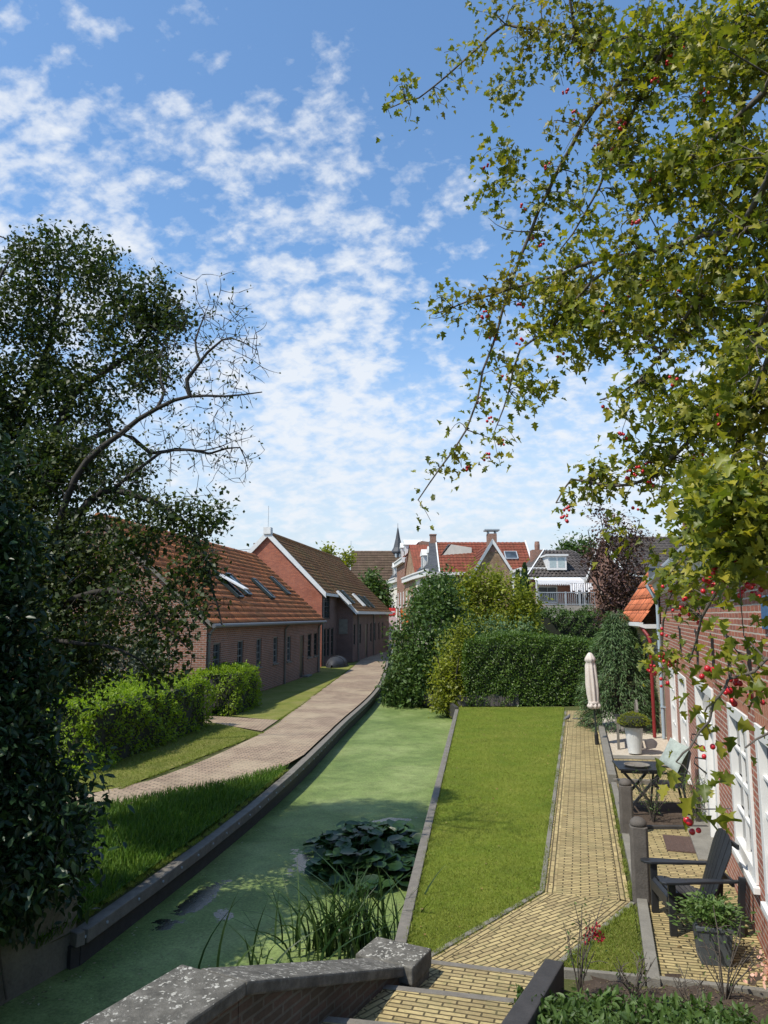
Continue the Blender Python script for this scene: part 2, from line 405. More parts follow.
m_tile_br=M_tile('brown_tile',(.42,.20,.075),(.28,.14,.06),(.09,.05,.03),moss=(.22,.17,.06),moss_amt=.6)
m_tile_red=M_tile('red_tile',(.27,.075,.045),(.20,.06,.035),(.10,.035,.025),tw=.3,rh=.36,moss_amt=.25)
m_tile_new=M_tile('bright_tile',(.62,.19,.085),(.52,.16,.075),(.24,.08,.04),moss_amt=.06)
m_slate=M_brick('slate',(.085,.09,.10),(.06,.065,.075),(.03,.03,.035),bw=.3,rh=.2,ms=.01,rough=.55)
m_tile_dk=M_tile('dark_tile',(.115,.10,.095),(.07,.062,.06),(.03,.03,.03),tw=.3,rh=.34,moss_amt=.15)
m_church=M_tile('church_tile',(.15,.10,.07),(.12,.08,.055),(.06,.045,.035),tw=.6,rh=.6,moss_amt=.2)
m_white=M_plain('white_paint',(.66,.655,.63),.45,.06,3,bump=.05)
m_offw=M_plain('weathered_white',(.62,.63,.62),.6,.12,3)
m_dkframe=M_plain('dark_green_paint',(.02,.03,.028),.4,.2,5)
m_zinc=M_plain('zinc',(.30,.34,.37),.5,.15,3)
m_pipeblue=M_plain('blue_grey_pipe',(.30,.37,.42),.45,.1,4)
m_piper=M_plain('dark_red_pipe',(.20,.02,.02),.4,.15,4)
m_black=M_plain('black_plastic',(.016,.018,.021),.42,.2,9,bump=.05)
m_iron=M_plain('black_iron',(.012,.012,.012),.5,.2,9)
m_oldwood=M_plain('weathered_wood',(.145,.132,.11),.85,.35,9,bump=.5,fine=120)
m_darkwood=M_plain('tarred_wood',(.035,.032,.03),.75,.4,8,bump=.4)
m_postwood=M_plain('dark_post_wood',(.085,.075,.065),.85,.4,7,bump=.5)
m_conc=M_plain('concrete',(.30,.29,.26),.9,.3,5,bump=.5)
m_kerb=M_plain('kerb_stone',(.165,.155,.13),.9,.3,4,bump=.4)
m_bark=M_plain('bark',(.085,.07,.055),.9,.35,12,bump=.6)
m_barkg=M_plain('grey_bark',(.026,.022,.018),.9,.3,12,bump=.6)
m_canvas=M_plain('canvas',(.55,.49,.44),.9,.1,8,bump=.2)
m_cloth=M_plain('laundry',(.82,.83,.85),.9,.05,8)
m_render=M_plain('cream_render',(.62,.58,.50),.85,.1,1.5)
m_mesh=M_plain('berry',(.42,.012,.02),.3,.2,30,bump=0)
def M_glass(name,c=(.02,.025,.03)):
    t=NT(name); p=t.pos(); t.base(t.ramp(t.noise(p,.8,2),[(.4,c),(.6,[x*2.2 for x in c])])); t.b.inputs['Roughness'].default_value=.06; t.b.inputs['Specular IOR Level'].default_value=.3
    t.bump(t.noise(p,2.5,2),.05,.02); return t.m
m_glass=M_glass('window_glass'); m_skyglass=M_glass('rooflight_glass',(.03,.04,.05))
m_curtain=M_plain('net_curtain',(.35,.42,.42),.5,.15,4)
def M_grass(name,a,b,c,sc=2.,dry=.0,dc=(.2,.17,.05)):
    t=NT(name); p=t.pos(); n=t.noise(p,sc,6,.7); f=t.noise(p,55,5,.75)
    cc=t.ramp(n,[(.3,a),(.5,b),(.72,c)]); cc=t.mix(.7,cc,t.ramp(f,[(.25,.45),(.75,1.45)]),'MULTIPLY')
    if dry: cc=t.mix(t.ramp(t.noise(p,.7,5,.7),[(.45,0),(.7,dry)]),cc,dc)
    t.base(cc); t.b.inputs['Roughness'].default_value=.9; t.b.inputs['Specular IOR Level'].default_value=.1; t.bump(f,.9,.02); return t.m
m_lawn=M_grass('mown_lawn',(.09,.14,.016),(.135,.18,.020),(.19,.21,.035),1.0,.35,(.17,.16,.035))
m_lawnL=M_grass('dry_lawn',(.10,.13,.025),(.15,.165,.035),(.20,.19,.06),1.5,.5,(.22,.19,.08))
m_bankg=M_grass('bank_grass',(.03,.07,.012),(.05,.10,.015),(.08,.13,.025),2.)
m_earth=M_grass('ground_cover',(.05,.07,.02),(.08,.09,.03),(.10,.09,.05),.3)
m_soil=M_grass('bed_soil',(.055,.042,.032),(.08,.06,.046),(.11,.085,.065),4)
m_gravel=M_grass('gravel',(.40,.35,.27),(.48,.43,.35),(.55,.5,.42),9)
def stone_mat():
    t=NT('lichen_stone'); p=t.pos(); n=t.noise(p,7,6,.7); c=t.ramp(n,[(.3,(.042,.040,.033)),(.5,(.095,.089,.074)),(.7,(.17,.16,.138))])
    v=t.new('ShaderNodeTexVoronoi',feature='F1'); v.inputs['Scale'].default_value=21; v.inputs['Randomness'].default_value=1
    w=t.new('ShaderNodeVectorMath',operation='MULTIPLY_ADD'); nn=t.new('ShaderNodeTexNoise'); nn.inputs['Scale'].default_value=30; t.l(p,nn.inputs['Vector'])
    t.l(nn.outputs['Color'],w.inputs[0]); w.inputs[1].default_value=(.11,.11,.11); t.l(p,w.inputs[2]); t.l(w.outputs[0],v.inputs['Vector'])
    m1=t.ramp(v.outputs['Distance'],[(.26,1),(.40,0)]); big=t.ramp(t.noise(p,4.5,3),[(.36,.0),(.46,1)])
    rr=t.new('ShaderNodeSeparateColor'); t.l(v.outputs['Color'],rr.inputs[0]); pick=t.ramp(rr.outputs[0],[(.25,0),(.30,1)])
    f=t.mix(1.,m1,big,'MULTIPLY'); f=t.mix(1.,f,pick,'MULTIPLY')
    g=t.new('ShaderNodeNewGeometry'); sx=t.new('ShaderNodeSeparateXYZ'); t.l(g.outputs['Normal'],sx.inputs[0]); up=t.ramp(sx.outputs['Z'],[(.5,.0),(.8,1)])
    f=t.mix(1.,f,up,'MULTIPLY')
    c=t.mix(f,c,t.ramp(t.noise(p,60,3),[(.35,(.26,.25,.21)),(.65,(.46,.45,.40))])); t.base(c); t.b.inputs['Roughness'].default_value=.95; t.bump(t.noise(p,40,6,.75),.9,.012); return t.m
m_stone=stone_mat()
def water_mat():
    t=NT('duckweed_water'); p=t.pos()
    n=t.noise(p,.45,7,.62,.5); f=t.noise(p,28,4,.8); 
    green=t.ramp(n,[(.3,(.09,.138,.038)),(.5,(.145,.198,.060)),(.72,(.23,.275,.105))])
    green=t.mix(.8,green,t.ramp(f,[(.3,.5),(.7,1.45)]),'MULTIPLY'); vd=t.new('ShaderNodeTexVoronoi',feature='F1'); vd.inputs['Scale'].default_value=26; t.l(p,vd.inputs['Vector']); green=t.mix(t.ramp(vd.outputs['Distance'],[(.10,.5),(.2,0)]),green,(.30,.33,.14)); lg=t.noise(p,2.4,8,.75,.6); green=t.mix(.75,green,t.ramp(lg,[(.32,.55),(.55,1.),(.72,1.3)]),'MULTIPLY')
    # open water: ragged patches near the planked bank and round the lilies
    sx=t.new('ShaderNodeSeparateXYZ'); t.l(p,sx.inputs[0])
    def spot(cx,cy,rx,ry,rot):
        mp=t.new('ShaderNodeMapping',vector_type='TEXTURE'); mp.inputs['Location'].default_value=(cx,cy,-.55); mp.inputs['Rotation'].default_value=(0,0,rot); mp.inputs['Scale'].default_value=(rx,ry,1)
        t.l(p,mp.inputs['Vector']); L=t.new('ShaderNodeVectorMath',operation='LENGTH'); t.l(mp.outputs[0],L.inputs[0]); return L.outputs['Value']
    e=t.noise(p,3.2,6,.72)
    def msk(L,soft=.5):
        a=t.new('ShaderNodeMath',operation='MULTIPLY_ADD'); t.l(e,a.inputs[0]); a.inputs[1].default_value=-4.2; a.inputs[2].default_value=3.1
        s=t.new('ShaderNodeMath',operation='SUBTRACT'); t.l(a.outputs[0],s.inputs[0]); t.l(L,s.inputs[1])
        return t.ramp(s.outputs[0],[(.0,0),(.12,1)])
    f1=msk(spot(-2.42,10.1,.17,.8,-.22)); f2=msk(spot(-1.25,11.6,.2,.5,.1)); f3=msk(spot(.15,13.9,.4,.16,.2)); f4=msk(spot(-1.95,9.7,.12,.17,.3))
    mk=t.mix(1.,f1,f2,'LIGHTEN'); mk=t.mix(1.,mk,f3,'LIGHTEN'); mk=t.mix(1.,mk,f4,'LIGHTEN')
    cracks=t.ramp(t.noise(p,1.1,8,.75,.8),[(.66,0),(.72,.55)])
    mk2=t.mix(1.,mk,cracks,'LIGHTEN')
    t.base(t.mix(mk2,green,(.012,.018,.012)))
    t.l(t.ramp(mk,[(0,.62),(1,.03)]),t.b.inputs['Roughness']); 
    t.l(t.ramp(mk,[(0,.12),(1,.5)]),t.b.inputs['Specular IOR Level'])
    t.bump(f,.5,.006); return t.m
m_water=water_mat()
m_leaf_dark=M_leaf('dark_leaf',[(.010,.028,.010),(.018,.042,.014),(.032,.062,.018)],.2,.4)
m_leaf_tree=M_leaf('tree_leaf',[(.018,.036,.010),(.034,.058,.015),(.07,.09,.022)],.35,.5,.3,(.13,.11,.03))
m_leaf_haw=M_leaf('hawthorn_leaf',[(.08,.11,.014),(.13,.16,.017),(.20,.215,.022),(.32,.29,.03)],.42,.45,.55,(.19,.12,.03))
m_leaf_hedge=M_leaf('hedge_leaf',[(.04,.08,.012),(.07,.125,.018),(.11,.175,.025)],.3,.4)
m_leaf_ygr=M_leaf('yellow_green_leaf',[(.14,.17,.02),(.21,.24,.025),(.28,.30,.04)],.45,.5)
m_leaf_lime=M_leaf('lime_leaf',[(.12,.20,.012),(.18,.28,.015),(.25,.34,.02)],.5,.5)
m_leaf_mid=M_leaf('mid_leaf',[(.04,.08,.018),(.065,.115,.024),(.09,.15,.035)],.3,.5)
m_leaf_con=M_leaf('conifer_leaf',[(.06,.11,.045),(.09,.155,.06),(.13,.20,.08)],.25,.5)
m_leaf_pur=M_leaf('purple_leaf',[(.05,.025,.025),(.085,.045,.04),(.12,.07,.045)],.25,.5)
m_leaf_olive=M_leaf('olive_leaf',[(.11,.13,.09),(.16,.18,.13),(.20,.22,.17)],.2,.6)
m_leaf_lily=M_leaf('lily_leaf',[(.010,.032,.008),(.02,.05,.012),(.035,.075,.02)],.12,.42)
m_reed=M_leaf('reed_leaf',[(.012,.035,.008),(.025,.055,.012),(.045,.075,.02)],.25,.4)
m_blade=M_leaf('grass_blade',[(.105,.155,.016),(.155,.20,.022),(.23,.245,.05)],.3,.6)
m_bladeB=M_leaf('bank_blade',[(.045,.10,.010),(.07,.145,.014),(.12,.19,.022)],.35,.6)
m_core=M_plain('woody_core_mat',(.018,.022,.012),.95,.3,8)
# ================================================================ world, sun, camera
w=bpy.data.worlds.new('World'); scene.world=w; w.use_nodes=True
wt=w.node_tree; wn=wt.nodes; bg=wn['Background']; wo=wn['World Output']
SUN_EL=R(56); SUN_AZ=Vector((-.86,-.62))      # direction towards the sun, on the ground
sky=wn.new('ShaderNodeTexSky'); sky.sky_type='NISHITA'; sky.sun_disc=False; sky.sun_elevation=SUN_EL
sky.sun_rotation=math.atan2(SUN_AZ.x,SUN_AZ.y); sky.air_density=1.; sky.dust_density=.6; sky.ozone_density=2.2; sky.altitude=0
class WT(NT):
    def __init__(s): s.t=wt; s.n=wn
W_=WT()
tc=wn.new('ShaderNodeTexCoord').outputs['Generated']
sp=wn.new('ShaderNodeSeparateXYZ'); wt.links.new(tc,sp.inputs[0])
def mth(op,a,b=None,c=None):
    n=wn.new('ShaderNodeMath'); n.operation=op
    for i,v in enumerate((a,b,c)):
        if v is None: continue
        if isinstance(v,(int,float)): n.inputs[i].default_value=v
        else: wt.links.new(v,n.inputs[i])
    return n.outputs[0]
zz=mth('ADD',mth('MAXIMUM',sp.outputs['Z'],0.0),.5)
cb=wn.new('ShaderNodeCombineXYZ'); wt.links.new(mth('DIVIDE',sp.outputs['X'],zz),cb.inputs[0]); wt.links.new(mth('DIVIDE',sp.outputs['Y'],zz),cb.inputs[1]); cb.inputs[2].default_value=3.7
mp=wn.new('ShaderNodeMapping'); mp.inputs['Rotation'].default_value=(0,0,R(25)); mp.inputs['Scale'].default_value=(1.,1.25,1); wt.links.new(cb.outputs[0],mp.inputs['Vector'])
pv=mp.outputs[0]
puff=W_.noise(pv,25,9,.55,.12); wisp=W_.noise(pv,6.,7,.66,.4); macro=W_.noise(pv,2.4,2,.5)
# where the cloud field lies in the sky (direction space)
def cen(px,py,s,amp):
    d=Vector(ray(px,py)).normalized()
    n=wn.new('ShaderNodeVectorMath'); n.operation='DISTANCE'; wt.links.new(tc,n.inputs[0]); n.inputs[1].default_value=d
    q=mth('DIVIDE',n.outputs['Value'],s); return mth('MULTIPLY',mth('POWER',2.718,mth('MULTIPLY',mth('MULTIPLY',q,q),-1.)),amp)
cov=None
for a in ((30,170,.22,.05),(200,190,.20,.11),(350,190,.15,.11),(345,290,.13,.13),(420,470,.20,.13),(250,470,.2,.1),(600,400,.18,.12),(700,450,.2,.1),(270,110,.14,.05),(30,260,.15,.14),(470,235,.07,.13),(320,390,.10,.13),(545,200,.06,.10),(330,100,.07,.09),(200,100,.08,.07),
          (400,40,.3,-.12),(180,40,.16,-.10),(430,330,.10,-.08),(560,80,.4,-.10),(650,300,.2,-.04)):
    q=cen(*a); cov=q if cov is None else mth('ADD',cov,q)
tot=mth('ADD',mth('ADD',mth('MULTIPLY',puff,1.0),mth('MULTIPLY',wisp,.20)),mth('ADD',mth('MULTIPLY',macro,.18),cov))
cl=W_.ramp(tot,[(.72,0),(.81,.24),(.88,.55),(1.02,.90)])
hz=W_.ramp(mth('ADD',sp.outputs['Z'],mth('MULTIPLY',wisp,.16)),[(.0,.9),(.14,.86),(.26,.62),(.40,.12),(.5,0)])
skyc=W_.mix(1.,sky.outputs['Color'],(1.0,1.21,1.30),'MULTIPLY')
c1=W_.mix(hz,skyc,(4.0,4.35,4.75))
c2=W_.mix(cl,c1,(5.0,5.25,5.6))
wt.links.new(c2,bg.inputs['Color']); bg.inputs['Strength'].default_value=.13
sl=bpy.data.lights.new('sun','SUN'); sl.energy=4.3; sl.angle=R(.53); sl.color=(1,.93,.82)
so=bpy.data.objects.new('sun',sl); col.objects.link(so)
sd=Vector((SUN_AZ.x,SUN_AZ.y,0)).normalized()*math.cos(SUN_EL)+Vector((0,0,math.sin(SUN_EL)))
so.rotation_euler=(-sd).to_track_quat('-Z','Y').to_euler(); so.location=(-20,-5,30)
cam=bpy.data.cameras.new('camera'); co=bpy.data.objects.new('camera',cam); col.objects.link(co); scene.camera=co
co.location=(0,0,EYE); co.rotation_euler=(R(90)+PITCH,0,0); cam.sensor_fit='VERTICAL'; cam.sensor_height=36; cam.lens=36*F_/1024
cam.clip_start=.05; cam.clip_end=5000
scene.render.resolution_x=768; scene.render.resolution_y=1024
scene.view_settings.view_transform='Standard'; scene.view_settings.look='None'; scene.view_settings.exposure=.42; scene.view_settings.gamma=1
# ================================================================ ground, water, roads
LB=[(-3.6,-40),(-3.6,7.6),(-3.21,8.38),(-2.66,11.27),(-1.96,15.99),(-1.31,22.64),(-.14,36.46),(.4,64),(.7,72)]
RB=[(.25,-40),(.05,6.6),(.16,7.75),(.72,12.2),(2.48,25.8),(2.3,29),(.95,31.5),(1.5,45),(2.2,64),(2.5,72)]
WZ=-.46
def sheet(name,poly,z,m,kind='structure',rot=0,zs=None):
    mb=MB(); 
    P=[Vector((p[0],p[1],p[2] if len(p)>2 else z)) for p in poly]
    if (P[1]-P[0]).cross(P[2]-P[1]).z<0: P=P[::-1]
    mb.face(P); o=mb.build(name,m,rotuv=rot); o['kind']=kind; return o
g=MB()
for a,b in zip(LB,LB[1:]):
    g.face([(-900,a[1],-.03),(a[0]-.7,a[1],-.03),(b[0]-.7,b[1],-.03),(-900,b[1],-.03)])
    g.face([(a[0]-.7,a[1],-.03),(a[0]-.05,a[1],-.12),(b[0]-.05,b[1],-.12),(b[0]-.7,b[1],-.03)])
for a,b in zip(RB,RB[1:]): g.face([(a[0]+.05,a[1],-.03),(900,a[1],-.03),(900,b[1],-.03),(b[0]+.05,b[1],-.03)])
g.face([(-900,72,-.03),(900,72,-.03),(900,3000,-.03),(-900,3000,-.03)])
g.face([(-900,-400,-.03),(900,-400,-.03),(900,-40,-.03),(-900,-40,-.03)])
tag(g.build('ground',m_earth),kind='structure')
sheet('canal_water',[(-6,-40),(5,-40),(5,71.9),(-6,71.9)],WZ,m_water)
# canal retaining edges
def along(pts,w,z0,z1,mb,side=0):
    for a,b in zip(pts,pts[1:]):
        a=Vector((*a,0));b=Vector((*b,0)); d=(b-a).normalized(); n=Vector((-d.y,d.x,0))
        # extend joints slightly so that segments meet
        p=[a-n*w*(.5-side),b-n*w*(.5-side),b+n*w*(.5+side),a+n*w*(.5+side)]
        mb.hexa([v+Vector((0,0,z0)) for v in p]+[v+Vector((0,0,z1)) for v in p])
    return mb
qw=thing('quay_wall','dark planked canal edge with bolted timber beam along the left bank','quay wall',(-2.66,11.27,WZ))
def rel(pts,o): return [(p[0]-o[0],p[1]-o[1]) for p in pts]
o0=(-2.66,11.27,WZ); Z3=Vector((0,0,1))
LBv=[(-3.27,8.3)]+[tuple(p[:2]) for p in spline([(x,y,0) for x,y in LB[2:]],2.0)]
LBr=rel(LBv,o0)
bm2=MB()
def bzt(y): return .36+.06*min(1,max(0,(y+11.27-13)/4))
for a_,b_ in zip(LBr,LBr[1:]):
    a=Vector((*a_,0));b=Vector((*b_,0)); d=(b-a).normalized(); n=Vector((-d.y,d.x,0))*.08
    lo=[a-n,b-n,b+n,a+n]; za,zb=bzt(a.y),bzt(b.y)
    bm2.hexa([lo[0]+Z3*(za-.14),lo[1]+Z3*(zb-.14),lo[2]+Z3*(zb-.14),lo[3]+Z3*(za-.14),lo[0]+Z3*za,lo[1]+Z3*zb,lo[2]+Z3*zb,lo[3]+Z3*za])
bm2.build('capping_beam',m_oldwood,qw,bevel=.01)
along([(x-.03,y) for x,y in LBr],.08,-.5,.215,MB()).build('sheet_planks',m_darkwood,qw)
bm_=MB()
for a,b in zip(LBr[:14],LBr[1:15]):
    n=int(math.hypot(b[0]-a[0],b[1]-a[1])/.5)
    for k in range(max(n,1)):
        t=(k+.5)/max(n,1); x=a[0]+(b[0]-a[0])*t; y=a[1]+(b[1]-a[1])*t
        bm_.tube([(x+.075,y,.30),(x+.095,y,.30)],.016,7)
bm_.build('bolts',m_zinc,qw)
le=thing('lawn_edging','weathered grey timber edging between lawn and duckweed canal','edging',(.72,12.2,WZ))
RBr=[(RB[1][0]-.72,RB[1][1]-12.2),*rel(RB[2:5],(.72,12.2)),(1.72,15.3)]
RBr=rel([RB[1]]+[tuple(p[:2]) for p in spline([(x,y,0) for x,y in RB[2:5]],3.)],(.72,12.2))
along(RBr,.12,.36,.49,MB()).build('top_board',m_oldwood,le,bevel=.008)
along([(x,y) for x,y in RBr],.06,-.5,.357,MB()).build('planks',m_darkwood,le)
rb=MB(); along(rel(RB[4:],(2.3,45)),.12,.1,.55,rb); rw=thing('bank_revetment','low timber revetment behind the canal shrubs','edging',(2.3,45,WZ)); rb.build('boards',m_darkwood,rw)
# lawns
lawn=[(.45,7.47),(1.87,9.12),(6.32,26.6),(2.50,26.6),(2.45,25.8),(.76,12.2),(.22,7.75)]
sheet('lawn',lawn,.0,m_lawn)
th=math.atan2(4.25,16.16)
pathp=[(1.87,9.12),(2.77,8.83),(7.12,25.6),(6.16,25.6)]
sheet('path',pathp,.006,m_pave,rot=-th)
p2=[(1.87,9.12),(2.77,8.83),(1.50,7.25),(1.31,6.91),(.46,7.18),(.45,7.47)]
sheet('path',p2,.006,m_pave,rot=R(36))
def strip(name,a,b,w,z,m,h=None,off=0):
    a=Vector((*a,0));b=Vector((*b,0)); d=(b-a).normalized(); n=Vector((-d.y,d.x,0)); a=a+n*off; b=b+n*off
    if h is None:
        P=[a-n*w/2,b-n*w/2,b+n*w/2,a+n*w/2]; mb=MB(); mb.face([p+Vector((0,0,z)) for p in P]); o=mb.build(name,m,rotuv=math.atan2(d.y,d.x))
    else:
        mb=MB(); P=[a-n*w/2,b-n*w/2,b+n*w/2,a+n*w/2]; mb.hexa([p+Vector((0,0,z)) for p in P]+[p+Vector((0,0,z+h)) for p in P]); o=mb.build(name,m,bevel=.006)
    o['kind']='structure'; return o
for a,b,of in (((1.87,9.12),(6.16,25.6),-.07),((2.77,8.83),(7.12,25.6),.06),((1.50,7.25),(2.77,8.83),.07),((.46,7.47),(1.87,9.12),-.07)):
    strip('path_border',a,b,.115,.010,m_pave,off=of)
strip('path_edge',(1.87,9.12),(6.16,25.6),.06,-.05,m_kerb,.07,off=.035)
strip('path_edge',(.46,7.47),(1.87,9.12),.06,-.05,m_kerb,.07,off=.035)
strip('path_edge',(1.50,7.25),(2.77,8.83),.055,-.05,m_kerb,.065,off=-.03)
strip('kerb',(2.27,6.95),(2.80,8.78),.11,-.05,m_kerb,.12,off=-.08)
strip('kerb',(2.80,8.78),(4.32,14.7),.10,-.05,m_kerb,.09,off=-.07)
strip('kerb',(4.36,14.85),(6.05,21.4),.15,-.05,m_kerb,.20,off=-.05)
strip('kerb',(4.40,14.75),(5.6,14.55),.10,-.03,m_oldwood,.12)
# grass triangle, patio, gravel, soil
sheet('grass_triangle',[(1.52,7.22),(2.30,7.05),(2.78,8.78)],.0,m_lawnL)
WO=Vector((4.1,9.12,0)); WE=Vector((.2913,.9566,0)); 
def wp(s,off=0): n=Vector((-WE.y,WE.x,0)); p=WO+WE*s+n*off; return (p.x,p.y)
pat=[(2.36,7.0),wp(-2.2),wp(2.6),(3.72,11.65),(2.88,8.80)]
sheet('patio',[(2.36,7.0),(3.3,6.75),wp(-2.3,-.02),wp(2.75,-.02),(3.66,11.75),(2.89,8.78)],.004,m_pave,rot=-th+R(2))
sheet('planting_bed',[(3.66,11.75),wp(2.75,-.02),wp(4.3,-.02),(4.06,13.3)],-.004,m_soil)
sheet('patio',[(4.06,13.3),wp(4.3,-.02),wp(8.6,-.02),(5.05,17.3)],.004,m_pave,rot=-th)
sheet('gravel',[(5.05,17.3),wp(8.6,-.02),wp(17,-.02),(7.3,25.6)],.0,m_gravel)
strip('slab_row',(5.05,17.35),wp(8.4),.35,-.02,m_kerb,.05)
strip('kerb',(3.66,11.72),(wp(2.7)[0],wp(2.7)[1]),.08,-.03,m_darkwood,.08)
for i in range(16):   # path courses of loose bordering bricks beside the kerb
    pass
# soil bed rising towards the bridge
s=MB(); N_=26
gx=np.linspace(1.15,4.6,N_); gy=np.linspace(3.8,7.15,N_)
def soilz(x,y):
    t=max(0,min(1,(7.15-y-.10*(x-1.3))/3.2)); return -.02+.75*t+.025*math.sin(x*9+y*4)+.02*math.sin(x*17-y*13)
for i in range(N_-1):
    for j in range(N_-1):
        c=[(gx[i],gy[j]),(gx[i+1],gy[j]),(gx[i+1],gy[j+1]),(gx[i],gy[j+1])]
        if c[0][0]< 1.62-.36*(6.6-c[0][1])*.6 and c[0][1]>6.5: continue
        s.face([(x,y,soilz(x,y)) for x,y in c])
tag(s.build('soil_bed',m_soil,smooth=True),kind='structure')
strip('bed_edging',(1.62,7.16),(2.30,7.02),.05,-.05,m_kerb,.10)
strip('bed_edging',(2.34,6.99),(4.4,6.45),.06,-.05,m_kerb,.11)
# left bank: brick road, lawns
roadL=[(-8.5,12.9),(-4.96,14.22),(-3.34,20.86),(-3.01,27.2),(-1.87,48.6),(-1.4,72)]
roadR=[(-8.5,11.3),(-4.7,12.85),(-3.0,14.6),(-2.03,16.6),(-1.70,19.4),(-1.40,22.64),(-.22,36.46),(.32,64),(.62,72)]
def loft(name,a,b,z,m,rot=0):
    n=40
    def rs(P):
        Q=spline([(x,y,0) for x,y in P],.6); d=np.r_[0,np.cumsum(np.linalg.norm(np.diff(Q,axis=0),axis=1))]; t=np.linspace(0,d[-1],n)
        return np.column_stack([np.interp(t,d,Q[:,0]),np.interp(t,d,Q[:,1])])
    Aa,Bb=rs(a),rs(b); mb=MB()
    for i in range(n-1): mb.face([(*Bb[i],z),(*Bb[i+1],z),(*Aa[i+1],z),(*Aa[i],z)])
    o=mb.build(name,m,rotuv=rot); o['kind']='structure'; return o
loft('brick_road',roadL,roadR,.004,m_road,R(-8))
# grass left of the road
sheet('left_lawn',[(-12,11),(-8.5,12.9),(-4.96,14.22),(-3.34,20.86),(-5.05,22.9),(-9,22.9),(-12,20)],-.004,m_lawnL)
sheet('garden_path',[(-3.4,21.2),(-3.26,23.4),(-6.2,24.6),(-6.2,22.9),(-5.0,22.7)],0.,m_road)
sheet('verge',[(-3.26,23.4),(-3.01,27.2),(-1.9,48.6),(-1.75,52.),(-4.2,47),(-6.1,25.3),(-4.2,23.9)],-.004,m_lawnL)
sheet('street',[(-30,70.5),(40,70.5),(40,74),(6,76),(2,110),(-4,110),(-3,76),(-30,75)],.004,m_road)
# ---- grass blades
def pip(P,poly):
    x,y=P[:,0],P[:,1]; ins=np.zeros(len(P),bool); n=len(poly)
    for i in range(n):
        x0,y0=poly[i][:2]; x1,y1=poly[(i+1)%n][:2]
        c=((y0>y)!=(y1>y)); xi=(x1-x0)*(y-y0)/((y1-y0) if y1!=y0 else 1e-9)+x0
        ins^=c&(x<xi)
    return ins
def blades(name,poly,n,h,m,z=0,wid=.12,lean=.5,fall=None,zf=None,width_k=1.):
    q=np.array([p[:2] for p in poly]); lo,hi=q.min(0),q.max(0)
    P=rng.uniform(0,1,(n*3,2)); 
    if fall: P[:,1]=P[:,1]**fall
    P=lo+P*(hi-lo); P=P[pip(P,poly)][:n]; k=len(P)
    z=zf(P[:,0],P[:,1]) if zf else np.full(k,z)
    D=np.column_stack([rng.normal(size=(k,2))*lean,np.ones(k)]); N=rand_dirs(k); N[:,2]=0
    o=leafmesh(name,np.column_stack([P,z]),D,N,h*rng.uniform(.5,1.3,k),'blade',m,None,wid/.06*width_k)
    return tag(o,kind='stuff')
blades('lawn_grass',lawn,130000,.030,m_blade,0,.07,.7,1.7,width_k=2.0)
blades('triangle_grass',[(1.52,7.22),(2.30,7.05),(2.78,8.78)],7000,.035,m_blade,0,.07,.8,width_k=2)
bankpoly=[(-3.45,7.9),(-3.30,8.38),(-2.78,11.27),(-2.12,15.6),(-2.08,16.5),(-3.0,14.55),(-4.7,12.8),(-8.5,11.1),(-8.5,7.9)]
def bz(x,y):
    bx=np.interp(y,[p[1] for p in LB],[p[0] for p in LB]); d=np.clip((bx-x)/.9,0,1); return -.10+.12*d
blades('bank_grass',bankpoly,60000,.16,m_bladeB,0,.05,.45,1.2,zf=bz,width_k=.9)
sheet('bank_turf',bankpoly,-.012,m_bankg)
blades('left_lawn_grass',[(-7,13.5),(-4.96,14.32),(-3.4,20.8),(-5.05,22.7),(-7,22)],40000,.04,m_blade,0,.08,.6,width_k=1.6)

def edge_blades(name,a,b,n,h,w,m,z=0.):
    a=np.array(a);b=np.array(b);t=rng.uniform(0,1,n); clump=(np.sin(t*37)+np.sin(t*83+1)+rng.normal(size=n)*.6)>-.2; t=t[clump];k=len(t)
    d=(b-a)/np.linalg.norm(b-a); nn=np.array([-d[1],d[0]]); P=a+(b-a)*t[:,None]+nn*rng.normal(size=(k,1))*w
    D=np.column_stack([rng.normal(size=(k,2))*.8,np.ones(k)]); N=rand_dirs(k); N[:,2]=0
    tag(leafmesh(name,np.column_stack([P,np.full(k,z)]),D,N,h*rng.uniform(.4,1.3,k),'blade',m,None,1.6),kind='stuff')
for a,b,n in (((1.84,9.16),(6.12,25.6),9000),((.46,7.52),(1.84,9.14),3500),((2.79,8.9),(4.2,14.2),2600),((1.55,7.2),(2.75,8.7),3000),((2.35,7.2),(2.84,8.8),900),((-3.2,8.4),(-2.6,11.4),2500),((-2.6,11.4),(-2.02,15.9),2500),
              ((-4.9,14.25),(-3.3,20.9),6000),((-3.2,23.5),(-2.95,27.2),2500),((-2.95,27.2),(-1.9,48),5000),((.78,12.2),(2.5,25.8),4500),((.24,7.8),(.78,12.2),3000)):
    edge_blades('edge_grass',a,b,n,.05,.022,m_blade)
n=1400; q=np.column_stack([rng.uniform(-8,7,n),rng.uniform(7.2,30,n)]); ok=pip(q,lawn)|pip(q,[(1.4,7.2),(2.77,8.83),(7.1,25.6),(6.2,25.6),(1.87,9.12)])|pip(q,[(-8.5,12.9),(-3.3,21),(-3,27),(-1.4,23),(-2.1,16.6),(-4.6,12.9)])|pip(q,[(2.4,7.1),(3.4,6.9),(4.8,11.8),(3.7,11.7)]); q=q[ok]; n=len(q)
tag(leafmesh('fallen_leaves',np.column_stack([q,np.full(n,.02)]),rand_dirs(n)*[1,1,.3],rand_dirs(n,2.),.035*rng.uniform(.5,1.3,n),'diamond',M_leaf('dry_leaf',[(.20,.12,.04),(.28,.20,.06),(.14,.09,.04)],.1),None,1.3),kind='stuff')

